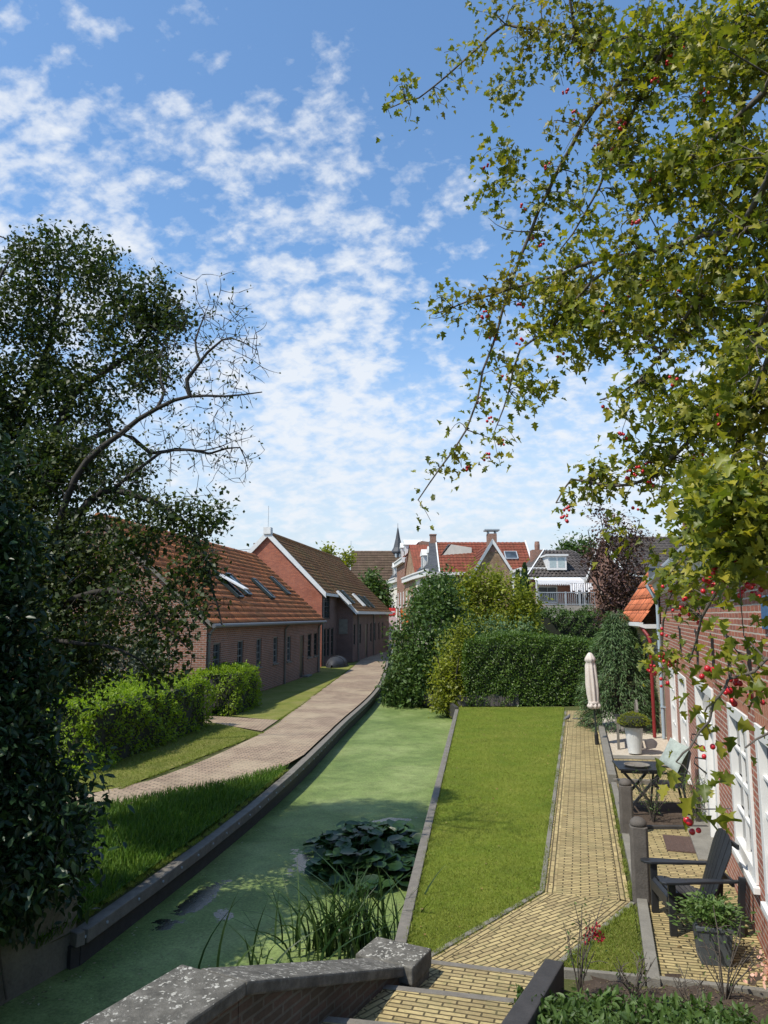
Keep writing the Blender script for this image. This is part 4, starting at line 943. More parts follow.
# red roofed house with slate mansard end
o=A(441,600,71); L=A(531,600,73).x-o.x
t=house('red_roofed_house','wide red tiled house with grey slate hipped end and two chimneys','house',(o.x,71.5,0),0,L,8.4,7.35,10.55,m_cott,m_tile_red,chim=((-.4,4.2,.62,11.3),),tw=.42)
mb=MB(); x0=A(430,600,71.5).x-o.x; 
mb.face([(-.12,-.3,7.3),(-.12,4.2,10.7),(-.8,4.2,10.7),(x0,-.3,7.3)]); mb.face([(-.8,4.2,10.7),(x0,8.6,7.3),(x0,-.3,7.3)]); mb.build('slate_end',m_slate,t)
mb=MB(); mb.box((x0+.1,0,0),(-.05,8.4,7.25)); mb.build('corner_bay',m_render,t)
mb=MB(); mb.box((x0-.3,-.45,7.0),(.0,.0,7.3)); mb.build('corner_cornice',m_white,t)
MB().box((0.,-.5,7.0),(L,-.2,7.28)).build('white_fascia',m_white,t)
rooflight(t,(Vector((o.x,71.5,0)),0),(0,0,7.45),Vector((0,-3.2,4.2)).normalized(),Vector((0,4.2,3.2)).normalized(),511,556,1.2,1.3,0,m_zinc)
# ochre gable house with central chimney: gable faces the camera
o=A(470,600,62); wv=A(517,600,62).x-o.x
gt_=thing('ochre_gable_house','weathered ochre brick gable with white verges and a capped chimney','house',(o.x,62,0))
ez,pz=5.9,9.25
mb=MB(); mb.face([(0,0,0),(wv,0,0),(wv,0,ez),(wv/2,0,pz),(0,0,ez)]); mb.face([(0,0,0),(0,0,ez),(0,9,ez),(0,9,0)]); mb.face([(wv,0,0),(wv,9,0),(wv,9,ez),(wv,0,ez)]); mb.build('gable_wall',m_ochre,gt_)
for sx,xx in ((1,0),(-1,wv)):
    u=Vector((sx*wv/2,0,pz-ez)).normalized(); pantiles('roof',(xx-sx*.2,-.1,ez-.2),Y_,u,9,math.hypot(wv/2,pz-ez)+.3,m_tile_red,gt_,tw=.35,rh=.4,sub=3)
v=MB()
v.prism([(-.3,-.25,ez-.35),(-.3,-.25,ez-.0),(wv/2,-.25,pz+.3),(wv/2,-.25,pz-.12)],(0,.2,0)); v.build('left_verge',m_zinc,gt_)
v=MB(); v.prism([(wv+.3,-.25,ez-.35),(wv+.3,-.25,ez-.0),(wv/2,-.25,pz+.3),(wv/2,-.25,pz-.12)],(0,.2,0)); v.build('right_verge',m_offw,gt_)
c=MB(); c.box((wv/2-.38,-.05,pz-.8),(wv/2+.38,.8,pz+.75)); c.build('chimney',m_cott,gt_)
c=MB(); c.box((wv/2-.62,-.15,pz+1.0),(wv/2+.62,.9,pz+1.12));  
for a in (-.36,.24): c.box((wv/2+a,.0,pz+.75),(wv/2+a+.12,.7,pz+1.0))
c.build('chimney_cap',m_zinc,gt_)
window(gt_,(0,0,0),X,Y_,wv/2-.5,wv/2+.5,4.0,5.3,m_white,m_glass,depth=.1,proud=.05)
# balcony house
YB=55; o=A(531,600,YB); wb=A(606,600,YB).x-o.x
bh=thing('balcony_house','dark roofed house with white dormer, scalloped awning and railed balcony','house',(o.x,YB,0))
def bzz(py): return A(560,py,YB).z
ef=bzz(578); ap=bzz(547)
hb=[(.5,2.0,bzz(603),bzz(586)),(3.3,4.5,bzz(606),bzz(586))]
mb=MB(); wallp(mb,(0,0,0),X,Y_,wb,ef,hb,.15); mb.face([(0,0,0),(0,0,ef),(0,9,ef),(0,9,0)]); mb.face([(wb,0,0),(wb,9,0),(wb,9,ef),(wb,0,ef)]); mb.build('wall',m_rbrick,bh)
for h in hb: window(bh,(0,0,0),X,Y_,*h,m_offw,m_glass,cols=2,rows=1,depth=.12,fw=.1)
xp=A(553,547,YB).x-o.x
mb=MB(); k=1.5
mb.face([(-.4,-.6,ef-.05),(wb+.4,-.6,ef-.05),(xp+2.2,3.0,ap+.0),(xp,3.0,ap)]); 
mb.build('roof_underlay',m_tile_dk,bh)
nrm=Vector((0,-(ap-ef+.05),3.6)).normalized(); upr=Vector((0,3.6,ap-ef+.05)).normalized()
S=math.hypot(3.6,ap-ef)
# tile rows clipped to the hipped slope
rowsn=9; V=[]
mb=MB()
for r in range(rowsn):
    t0,t1=r/rowsn,(r+1)/rowsn
    xa0=-.4+(xp+.4)*t0; xb0=wb+.4+(xp+2.2-wb-.4)*t0; xa1=-.4+(xp+.4)*t1; xb1=wb+.4+(xp+2.2-wb-.4)*t1
    y0,y1=-.6+3.6*t0,-.6+3.6*t1; z0,z1=ef+(ap-ef)*t0,ef+(ap-ef)*t1
    n=int((xb0-xa0)/.15)
    for i in range(n):
        s0,s1=i/n,(i+1)/n; h=.05 if i%2 else 0
        mb.face([(xa0+(xb0-xa0)*s0,y0,z0+.07+h),(xa0+(xb0-xa0)*s1,y0,z0+.07+h),(xa1+(xb1-xa1)*s1,y1,z1+.02+h),(xa1+(xb1-xa1)*s0,y1,z1+.02+h)])
mb.build('roof_tiles',m_tile_dk,bh)
mb=MB(); mb.face([(-.4,-.6,ef),(xp,3,ap),(xp,6,ap),(-.4,9,ef)]); mb.face([(wb+.4,-.6,ef),(wb+.4,9,ef),(xp+2.2,6,ap),(xp+2.2,3,ap)]); mb.face([(xp,3,ap),(xp+2.2,3,ap),(xp+2.2,6,ap),(xp,6,ap)]); mb.build('side_roofs',m_tile_dk,bh)
mb=MB(); mb.beam((-.4,-.62,ef+.08),(xp,3,ap+.1),.08,.08); mb.beam((-.4,-.65,ef-.05),(wb+.4,-.65,ef-.05),.12,.14); mb.build('fascia',m_offw,bh)
dx0=A(549,560,YB-.5).x-o.x; dx1=A(568,560,YB-.5).x-o.x; dz0,dz1=bzz(570),bzz(556)
d=MB(); d.box((dx0,-.05,dz0),(dx1,2.4,dz1)); d.box((dx0-.12,-.2,dz1),(dx1+.12,2.6,dz1+.12)); dmo=d.build('dormer',m_white,bh)
dm_=(dx0+dx1)/2
for a,b in ((dx0+.14,dm_-.07),(dm_+.07,dx1-.14)): MB().face([(a,-.06,dz0+.18),(b,-.06,dz0+.18),(b,-.06,dz1-.12),(a,-.06,dz1-.12)]).build('dormer_pane',m_curtain,dmo)
# awning with scalloped valance
ax0=A(535,580,YB-1.5).x-o.x; ax1=A(583,580,YB-1.5).x-o.x; az=bzz(579)
mb=MB(); mb.face([(ax0,-.02,az+.15),(ax1,-.02,az+.15),(ax1,-1.6,az-.15),(ax0,-1.6,az-.15)])
n=26
for i in range(n):
    a=ax0+(ax1-ax0)*i/n; b=ax0+(ax1-ax0)*(i+1)/n; m_=(a+b)/2
    mb.face([(a,-1.6,az-.15),(b,-1.6,az-.15),(b,-1.61,az-.40),(m_,-1.61,az-.55),(a,-1.61,az-.40)])
mb.build('awning',m_cloth,bh)
# balcony deck, railing
zf_=bzz(606); zr=bzz(594)
mb=MB(); mb.box((0,-2.6,zf_-.35),(wb+1,-.01,zf_)); mb.box((-.0,-2.7,0),(2.6,-.02,zf_-.36)); mb.box((2.7,-2.2,0),(wb+1,-.03,zf_-.36)); mb.build('balcony_deck',m_conc,bh)
mb=MB(); 
for i in range(int((wb+1)/.14)): x=.05+i*.14; mb.box((x,-2.56,zf_),(x+.03,-2.53,zr))
mb.box((0,-2.58,zr),(wb+1,-2.50,zr+.07)); mb.box((0,-2.58,zf_+.06),(wb+1,-2.50,zf_+.12))
for x in (0,1.9,2.9,4.6,wb+.9): mb.box((x,-2.6,zf_),(x+.1,-2.5,zr+.1))
mb.build('railing',m_zinc,bh)
mb=MB()
for x in (.05,ax1): mb.box((x,-1.65,zf_),(x+.1,-1.55,az-.1))
mb.build('awning_posts',m_offw,bh)
c=MB(); cx=A(541,545,YB+3).x-o.x; c.box((cx-.5,4.,ef),(cx+.5,5.,bzz(545)));c.lathe([(.2,0),(.22,.4),(.18,.7)],(cx,4.5,bzz(545)),8); c.build('chimney',m_cott,bh)
# white boxy dormer extension between the two houses
wx0=A(521,580,YB+1).x; wx1=A(541,580,YB+1).x
wb_=thing('white_roof_extension','white flat roofed extension box between red roof and dark roof','extension',(wx0,YB+.6,0))
mb=MB(); mb.box((0,0,0),(wx1-wx0+1.2,4.5,bzz(570))); mb.build('box_wall',m_offw,wb_); mb=MB(); mb.box((-.15,-.15,bzz(570)+.003),(wx1-wx0+1.3,4.6,bzz(567))); mb.build('flat_roof',m_white,wb_)
# laundry
ld=[]
lx=A(571,586,YB-2.3); 
line=thing('washing_line','line of white laundry hanging over the balcony below the awning','washing line',(lx.x,YB-2.0,lx.z+.25)); Lw=A(594,586,YB-2.3).x-lx.x
MB().tube([(-.3,0,0),(Lw/2,0,-.05),(Lw+.3,0,0)],.015,5).build('line',m_offw,line)
for i in range(9):
    x=Lw*(i+.1)/9; w_=Lw/9*.92; h=random.uniform(.5,.95)
    mb=MB(); 
    for k in range(4):
        a=x+w_*k/4; b=x+w_*(k+1)/4; ya=.03*math.sin(k*2.1+i); yb=.03*math.sin((k+1)*2.1+i)
        mb.face([(a,ya,-.03),(b,yb,-.03),(b,yb*2.,-h-.04*math.sin(k)),(a,ya*2.,-h-.04*math.sin(k-1))])
    o_=mb.build('laundry',m_cloth)
    o_.location=line.location; tag(o_,'white garment pegged on the washing line over the balcony','laundry','white laundry on the balcony line')
# brick house behind the purple tree
o=A(636,600,44); 
t=house('brick_house','brown brick house with small white window behind the purple leaved tree','house',(o.x,46,0),R(0),9.5,8,5.8,8.4,m_cott,m_tile_dk,wins=[(.9,1.6,4.0,5.0)],chim=((6,4,.8,10),))
# canal bridge at the far end with flower boxes
fb=thing('far_bridge','low brick bridge closing the canal at the far end below the street sign','bridge',(0.3,68.5,0))
mb=MB(); mb.box((-.5,0,.2),(4.5,2.2,.5)); mb.box((-.5,0,-.55),(.3,2.2,.2)); mb.box((3.,0,-.55),(4.5,2.2,.2)); mb.build('deck',m_conc,fb)
mb=MB()
for k in range(9): mb.box((-.4+k*.6,.05,.5),(-.34+k*.6,.11,1.45))
for z in (.95,1.4): mb.box((-.45,.04,z),(4.5,.12,z+.06))
mb.build('railing',m_offw,fb)
fx=thing('flower_box','flower box with orange blooms hanging on the far bridge railing','flower box',(1.6,68.3,1.0)); MB().box((-.7,-.15,0),(.7,.15,.25)).build('trough',m_darkwood,fx)
n=260; leafmesh('flowers',np.column_stack([rng.uniform(-.75,.75,n),rng.normal(0,.13,n),rng.uniform(.2,.55,n)]),rand_dirs(n),rand_dirs(n),np.full(n,.12),'diamond',M_leaf('flower_mix',[(.08,.12,.02),(.12,.16,.02),(.5,.2,.03)],.3),fx)
# street sign, banner
sg=A(393,640,71); st=thing('street_sign','red and white no entry street sign on a pole at the far bridge','sign',(A(392.3,600,70.3).x,70.3,0))
MB().tube([(0,0,0),(0,0,4.1)],.05,8).build('pole',m_zinc,st)
m_redp=M_plain('red_paint',(.60,.03,.03),.4,.05,4)
MB().box((-.32,-.08,3.15),(.32,-.04,3.85)).build('sign_plate',m_redp,st,bevel=.03); MB().box((-.22,-.095,3.42),(.22,-.082,3.56)).build('white_bar',m_white,st)
MB().box((-.32,-.08,.9),(.36,-.04,3.05)).build('lower_board',M_plain('pink_white',(.66,.50,.50),.6,.1,2),st)
bn_=thing('orange_banner','orange banner hanging from a pole in the far street','banner',(A(402,600,72).x,72,0)); MB().tube([(0,0,0),(-.25,0,4.2)],.04,6).build('pole',m_offw,bn_)
mb=MB()
for k in range(5):
    a=k/5;b=(k+1)/5; mb.face([(-.2+a*.8,.06*math.sin(a*7),3.9-a*.9),(-.2+b*.8,.06*math.sin(b*7),3.9-b*.9),(.0+b*.8,.06*math.sin(b*7),2.2-b*.0),(.0+a*.8,.06*math.sin(a*7),2.2-a*.0)])
mb.build('cloth',M_plain('orange_cloth',(.75,.17,.03),.8,.05,4),bn_)
# ================================================================ vegetation
def L3(pts,r0,r1,Y=None):
    """limb from photo points [(px,py,depth)] with tapering radius"""
    n=len(pts); out=[]
    for i,p in enumerate(pts):
        v=A(*p) if len(p)==3 else Vector(p[:3]); out.append((v.x,v.y,v.z,r0+(r1-r0)*i/(n-1)))
    return out
def jit(limb,n,s,t0=.3):
    P=np.array(limb)[:,:3]; P=spline(P,.1); i=rng.integers(int(len(P)*t0),len(P),n); return P[i]+rng.normal(size=(n,3))*s
# ---- big left tree (airy crown, long bare boughs reaching over the water)
tb=A(20,640,10.8); base=(tb.x-.6,10.8,0)
limbs=[]
T0=(base[0],10.8,-.1); T1=(base[0]+.1,10.7,1.8); T2=(base[0]+.4,10.6,3.2)
limbs.append([(*T0,.26),(*T1,.22),(*T2,.19)])
def Lt(*pts,r0=.060,r1=.008,start=T2): return [(*start,r0*1.1)]+L3(list(pts),r0,r1)
LL=[Lt((45,560,10.3),(66,499,10.1),(87,462,10),(120,433,9.9),(157,408,9.8),(190,397,9.6),(225,396,9.4),(262,392,9.2)),
    Lt((50,560,10.6),(90,500,10.3),(112,490,10.2),(150,500,10),(185,522,9.8),(200,545,9.6),(213,590,9.5),(222,625,9.5),r0=.07,r1=.008),
    Lt((10,480,10.8),(2,440,11),(20,402,11.3),(40,375,11.4),(52,330,11.5),(60,280,11.5),(52,230,11.5),r0=.10),
    Lt((30,500,11),(58,430,11),(75,395,11),(100,375,11),(135,350,10.8),(160,320,10.8),(182,305,10.6),r0=.08),
    Lt((-20,500,10.8),(-40,430,10.5),(-30,350,10.2),(-5,290,10.2),(10,260,10.2),r0=.10),
    Lt((60,470,11.6),(110,430,11.9),(150,452,12),(175,449,12),(210,453,12),(240,448,11.9),(248,470,11.8),r0=.05,r1=.006),
    Lt((70,600,9.8),(110,590,9.4),(140,605,9.2),(165,625,9.1),(190,650,9.1),r0=.045,r1=.006),
    Lt((60,640,9.4),(100,645,9.1),(140,660,9),(165,690,9),r0=.03,r1=.005),
]
# uprising bare shoots from the long bough
LL.append(L3([(190,397,9.6),(187,380,9.6),(200,362,9.6),(215,345,9.5),(232,338,9.4),(256,350,9.3)],.035,.005))
LL.append(L3([(200,362,9.6),(195,340,9.7),(205,315,9.8),(200,306,9.8)],.02,.004))
LL.append(L3([(157,408,9.8),(165,390,9.9),(160,370,10),(175,345,10)],.025,.004))
LL.append(L3([(112,490,10.2),(150,460,10.1),(172,449,10),(205,452,9.9),(236,440,9.8)],.03,.004))
limbs+=LL
at=[blobs([PB(40,260,11.3,38,50),PB(90,265,11.2,36,45),PB(20,310,11.2,50,110),PB(100,300,11,40,55),PB(145,300,10.8,32,42),PB(170,320,10.6,26,32),PB(60,350,11.2,50,75),PB(130,340,10.8,40,60),
     PB(20,400,11,50,150),PB(90,400,11,40,60),PB(150,370,10.6,30,34),PB(10,470,11,60,240),PB(60,470,10.6,45,150),PB(120,480,10.4,35,45),PB(20,560,10.6,70,260),PB(80,560,10.2,55,170),PB(60,650,10.2,60,190),PB(-40,400,11,70,90),PB(-60,300,11,60,50),
     PB(150,520,9.9,36,36),PB(190,525,9.7,28,26),PB(215,515,9.6,14,8),PB(200,570,9.5,24,22),PB(180,610,9.3,28,26),PB(120,620,9.4,42,50),PB(165,655,9.2,26,20),PB(130,560,9.8,30,30),PB(60,640,9.8,50,60)])]
bareat=np.concatenate([jit(LL[0],230,.42,.45),jit(LL[8],200,.36,.2),jit(LL[9],90,.3,.2),jit(LL[5],180,.40,.3),jit(LL[11],150,.36,.2),jit(LL[10],50,.2),jit(LL[1],80,.3,.3),jit(LL[6],50,.25,.3)])
plant('tall_tree','tall dark left bank tree with airy crown and long bare boughs reaching over the cottages','tree',base,limbs,
      np.concatenate(at),None,m_barkg,m_leaf_tree,size=.074,per=30,spread=.11,twig=.016,step=.35,wig=.10,kind='diamond',width=1.15,tipfrac=.8)
# the bare outer twigs belong to the same tree: build as a second pass on the same root
root=bpy.data.objects['tall_tree']
def more_twigs(root,name,limbs,attr,m,twig=.008,wig=.06,leaf=None,per=3,size=.06,spread=.05,lname='sparse_leaves'):
    b=np.array(root.location); N=np.concatenate([spline(l,.15)[:,:3] for l in limbs]); lines=[];LP=[]
    A_=[a for a in attr]; NN=N.copy()
    for a in sorted(A_,key=lambda a:np.min(((N-a)**2).sum(1))):
        i=int(np.argmin(((NN-a)**2).sum(1))); s=NN[i]; L=np.linalg.norm(a-s)
        if L>1.2 or L<.02: continue
        t=np.linspace(0,1,5)[:,None]; p=s+(a-s)*t+np.sin(t*PI)*rng.normal(size=3)*wig*L; lines.append((p-b,np.linspace(twig*.7,.0022,5))); NN=np.vstack([NN,p[1:]])
        LP.append(p[[3,4]]+rng.normal(size=(2,3))*spread)
    np_tubes(name,lines,m,root,4)
    if leaf:
        P=np.concatenate(LP); P=P[rng.random(len(P))<.55]; leafmesh(lname,P-b,rand_dirs(len(P),-.3),rand_dirs(len(P),.5),size*rng.uniform(.5,1,len(P)),'diamond',leaf,root)
def pxy(P):
    d=np.asarray(P)-np.array([0,0,EYE]); c,s=math.cos(PITCH),math.sin(PITCH); f=d[:,1]*c+d[:,2]*s; return 384+F_*d[:,0]/f,512-F_*(-d[:,1]*s+d[:,2]*c)/f
bareat=bareat[pxy(bareat)[0]<262+rng.normal(size=len(bareat))*8]
more_twigs(root,'bare_twigs',LL,bareat,m_barkg,leaf=m_leaf_tree,size=.07)
fl_=[L3([(-14,232,16),(5,238,16),(20,246,16),(33,250,16)],.02,.004),L3([(-10,262,16),(8,258,16),(25,264,16)],.015,.003)]
rt2=thing('bare_tree','bare twigged tree at the left edge of the photo behind the tall crown','tree',(-11.5,16,0))
b=np.array(rt2.location); tr=[[(-11.5,16,-.1,.2),(-11.4,16,4,.15),(-10.8,16,8,.08),(A(-14,232,16).x,16,A(-14,232,16).z,.02)],*fl_]
tw=np.concatenate([jit(l,14,.25,.1) for l in fl_])
np_tubes('trunk',[(spline(l,.4)[:,:3]-b,spline(l,.4)[:,3]) for l in tr],m_barkg,rt2,5); more_twigs(rt2,'twigs',fl_,tw,m_barkg)
# ---- dense dark shrub-tree in the left foreground (laurel-like leaves)
b2=(-4.7,7.3,0)
lm=[[(*b2,.12),(-4.6,7.2,1.2,.10),(-4.4,7.0,2.4,.07),(-4.5,7.1,3.8,.04)],[(-4.7,7.3,.3,.07),(-4.0,6.9,1.2,.05),(-3.5,6.6,1.7,.03)],[(-4.7,7.3,.5,.07),(-4.2,7.9,1.5,.05),(-3.7,8.1,1.9,.03)],[(-4.6,7.2,1.2,.06),(-5.4,7.6,2.6,.04)]]
at2=blobs([(-4.75,7.3,2.9,1.15,1.2,1.1,300),(-4.5,7.2,1.7,1.15,1.2,.9,320),(-3.55,7.5,1.25,.72,.7,.6,170),(-4.1,7.0,.9,.9,.8,.6,170),(-5.1,7.4,3.9,.9,1.,.8,120),(-3.85,7.6,2.35,.55,.6,.8,230),(-4.35,7.6,3.5,.75,.9,.9,260),(-4.7,7.7,4.5,.8,.9,.8,200),(-3.9,6.6,.45,.6,.6,.4,70),(-3.45,7.9,.75,.42,.5,.42,80)])
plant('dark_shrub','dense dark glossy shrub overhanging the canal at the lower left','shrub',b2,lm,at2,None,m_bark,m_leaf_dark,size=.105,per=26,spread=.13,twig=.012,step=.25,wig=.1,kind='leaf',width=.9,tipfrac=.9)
# ivy on the abutment
n=4200; s_=rng.uniform(0,1,n); h_=rng.uniform(0,1,n)**.6
pa=np.array([-3.33,8.30]); pb=np.array([-4.3,5.9]); xy=pa+(pb-pa)*(s_[:,None]); 
keep=(h_>.95-s_*1.3+.15*np.sin(s_*19)); xy=xy[keep];hz_=h_[keep]; k=len(xy); nn=np.array([.93,-.37,0])
iv=thing('ivy','dark ivy creeping down the grey abutment wall beside the water','ivy',(-3.6,7.6,0)); bb=np.array([-3.6,7.6,0])
P=np.column_stack([xy+nn[:2]*rng.uniform(.06,.2,(k,1)),-.5+hz_*1.25])-bb
leafmesh('leaves',P,np.array([.2,-.2,-1])+rand_dirs(k)*.6,nn+rand_dirs(k)*.6,.085*rng.uniform(.6,1.2,k),'leaf',m_leaf_dark,iv,1.2)
np_tubes('stems',[(np.array([[*(pa+(pb-pa)*t),-.4],[*(pa+(pb-pa)*(t+.05)),.1],[*(pa+(pb-pa)*(t+.02)),.75]])+np.array([.05,-.02,0])-bb,np.array([.012,.01,.006])) for t in (.3,.5,.7,.9)],m_bark,iv)
# ---- hedges on the left bank
def hedge4(a,b,depth):
    a=Vector(a);b=Vector(b); d=(b-a).normalized(); n=Vector((-d.y,d.x)); return [a,b,b+n*depth,a+n*depth]
shellhedge('clipped_hedge','longer bright clipped hedge beside the dry lawn in front of the brown cottage',hedge4((-6.0,15.6),(-5.05,22.1),1.6),0,1.35,m_leaf_lime,m_core,19000,.085,.18,'hedges on the left bank')
shellhedge('clipped_hedge','shorter bright hedge between the side path and the cottage wall',hedge4((-4.75,24.4),(-4.45,27.0),1.5),0,1.38,m_leaf_lime,m_core,8500,.085,.16,'hedges on the left bank')
shellhedge('clipped_hedge','bright hedge crossing behind the lawn at the foot of the gable',hedge4((-9.6,20.4),(-6.4,21.9),1.2),0,1.45,m_leaf_lime,m_core,5500,.10,.26,'hedges on the left bank')
oc=A(135,655,22.5); lmb=[[(oc.x,22.8,0,.06),(oc.x,22.8,1.,.05),(oc.x+.2,22.8,2.2,.03)]]
plant('olive_shrub','pale grey green shrub growing against the cottage gable','shrub',(oc.x,22.8,0),lmb,blobs([PB(132,655,22.8,30,130,asp=.9),PB(112,675,22.5,18,40),PB(155,665,22.8,17,40)]),None,m_bark,m_leaf_olive,size=.11,per=22,spread=.16,twig=.015,kind='diamond',width=.8,tipfrac=1)
fnc=thing('board_fence','dark vertical board fence behind the left hedges','fence',(-9,24.2,0))
mb=MB()
for k in range(22): mb.box((k*.16,0,0),(k*.16+.14,.03,1.18+.04*math.sin(k*2.3)))
mb.box((0,.032,.3),(3.6,.07,.4)); mb.box((0,.032,.9),(3.6,.07,1.)); mb.build('boards',m_darkwood,fnc)
# far-left dark background trees
plant('garden_tree','dark round garden tree between the fence and the left edge','tree',(-14,22,0),[[(-14,22,0,.2),(-14,22,3,.15),(-13.5,22,5,.06)]],blobs([(-14,22,4,2.6,2,2.6,260),(-12.6,22,2.2,1.6,1.4,1.6,140)]),None,m_barkg,m_leaf_tree,size=.17,per=18,spread=.3,twig=.02,kind='diamond',tipfrac=1)
# ---- centre: hedge with fence, shrubs, trees
hg=[G(463,703),G(601,703)]
shellhedge('tall_hedge','tall dark green hedge with brighter top closing the lawn above grey boards',[(hg[0].x,26.9),(7.8,27.1),(8.4,29.4),(3.,29.3)],.0,2.25,m_leaf_hedge,m_core,46000,.085,.08,zf=lambda x,y:1+.06*np.sin((x-3)*.9)+.05*np.clip((x-3.4)/1.5,-1,.8))
bf=thing('low_board_fence','weathered grey board fence under the tall hedge beside the canal shrubs','fence',(2.62,26.93,0)); mb=MB()
for k in range(15):
    mb.box((k*.145,0,0),(k*.145+.13,.03,.36+.05*math.sin(k*5.)))
mb.box((0,.032,.2),(2.1,.06,.27)); mb.build('boards',m_postwood,bf)
def bush(name,label,px,py_base,Y,bl,leaf,size,per,spread,h=2.,kind='diamond',bark=m_barkg,droop=0,group=None,cat='shrub',z0=0,upn=.5,width=1.,stems=5,r=.05,tipfrac=.9):
    o=A(px,600,Y); lm=[]
    for k in range(stems):
        a=k*2*PI/stems; lm.append([(o.x+.1*math.cos(a),Y+.1*math.sin(a),z0,r),(o.x+.35*math.cos(a),Y+.3*math.sin(a),z0+h*.4,r*.7),(o.x+.7*math.cos(a),Y+.6*math.sin(a),z0+h*.85,r*.3)])
    return plant(name,label,cat,(o.x,Y,z0),lm,blobs(bl),None,bark,leaf,size=size,per=per,spread=spread,twig=.014,kind=kind,droop=droop,upn=upn,width=width,step=.3,tipfrac=tipfrac,group=group)
bush('canal_shrub','large dark green shrub mass overhanging the far end of the duckweed',425,690,31.5,
     [PB(432,606,33,26,130),PB(425,640,32,36,230),PB(412,672,31,20,110),PB(440,660,31,26,150),PB(450,620,33,24,100),PB(395,685,31,12,40),PB(415,690,30.5,24,90),PB(445,590,33,16,50)],m_leaf_mid,.17,16,.22,3.5)
bush('yellow_shrub','pale yellow green shrub at the far corner of lawn and canal',451,705,27.6,
     [PB(455,650,28,17,80),PB(448,676,27.6,17,110),PB(452,700,27.4,17,90),PB(440,700,27.3,9,30),PB(462,632,28,9,25)],m_leaf_ygr,.13,14,.16,2.)
bush('golden_tree','round yellow green garden tree in front of the ochre gable',497,620,38,
     [PB(480,590,38,24,130),PB(505,600,38,30,180),PB(520,625,37.5,20,100),PB(475,618,37.5,24,120),PB(498,640,37,26,110),PB(465,600,38,14,60),PB(527,606,38,12,50)],m_leaf_ygr,.19,16,.26,4.,cat='tree')
bush('dark_rear_shrub','blue green shrub between the golden tree and the tall hedge',488,640,35,[PB(488,640,34,26,120),PB(455,632,35,20,70),PB(520,636,35,16,50)],m_leaf_con,.15,14,.2,2.5)
bush('dark_rear_tree','dark tree right behind the canal shrub',446,590,44,[PB(430,600,44,18,80),PB(448,592,44,22,100),PB(420,625,43,16,60),PB(455,615,44,20,80),PB(404,655,48,12,40)],m_leaf_mid,.22,14,.3,5.,cat='tree')
bush('street_tree','leafy street tree in front of the white houses beside the barn roof',377,605,84,[PB(377,598,84,13,110),PB(372,580,84,7,40),PB(383,612,84,10,70),PB(369,596,84,6,30)],m_leaf_mid,.42,14,.5,7,cat='tree',group=None)
bush('far_tree','light crown of a tree peeping over the barn ridge',338,560,100,[PB(328,553,100,6,30),PB(346,560,100,6,30)],m_leaf_ygr,.5,12,.5,9,cat='tree')
bush('rear_tree','green tree behind the dark roof of the balcony house',580,556,66,[PB(577,556,66,16,90),PB(590,552,66,13,60),PB(565,548,66,7,25)],m_leaf_mid,.32,14,.4,8,cat='tree')
bush('street_shrub','yellow green shrub beside the far bridge and canal end',411,640,62,[PB(411,634,62,6,25),PB(400,655,56,8,25)],m_leaf_ygr,.2,12,.25,1.5)
bush('flower_shrub','small round shrub at the end of the brick road',397,660,50,[PB(398,662,50,7,40)],m_leaf_mid,.16,12,.2,1.)
# slender cypresses
for i,(px,pt,pb_,Y,wd,lab) in enumerate(((524.5,565,625,50,6.2,'taller slender dark cypress beside the ochre gable'),(517.5,572,625,50.5,4.2,'shorter slender cypress left of its taller twin'))):
    c=A(px,pt,Y); n=2600; t=rng.uniform(0,1,n)**.8; z=c.z*(1-t*.9); rr=wd/F_*Y*np.minimum(1,(t*2.2)**.7)*(.75+.25*rng.random(n)); a=rng.uniform(0,2*PI,n)
    r_=thing('cypress',lab,'tree',(c.x,Y,0),group='slender cypresses'); np_tubes('trunk',[(np.array([[0,0,0],[0,0,c.z*.5],[0,0,c.z*.9]]),np.array([.12,.08,.02]))],m_bark,r_)
    P=np.column_stack([rr*np.cos(a),rr*np.sin(a),z]); D=np.column_stack([np.cos(a)*.3,np.sin(a)*.3,np.ones(n)]); leafmesh('crown',P,D+rand_dirs(n)*.2,np.column_stack([np.cos(a),np.sin(a),a*0+.2])+rand_dirs(n)*.4,.26*rng.uniform(.6,1.2,n),'diamond',M_leaf('cypress_leaf%d'%i,[(.02,.05,.015),(.04,.08,.02)] if i==0 else [(.06,.10,.02),(.09,.13,.03)],.15),r_)
# second hedge in the rear, darker and taller
q0=A(534,610,41);q1=A(604,610,41)
shellhedge('rear_hedge','dark rear hedge below the balcony with twiggy patches',[(q0.x,41),(q1.x+3,41),(q1.x+3,42.5),(q0.x,42.5)],0,3.35,m_leaf_mid,m_core,15000,.15,.35)
q0=A(440,640,45)
shellhedge('garden_hedge','distant garden hedge hidden behind the golden tree',[(q0.x,47),(10.5,47),(10.5,48.5),(q0.x,48.5)],0,3.2,m_leaf_hedge,m_core,9000,.2,.4)
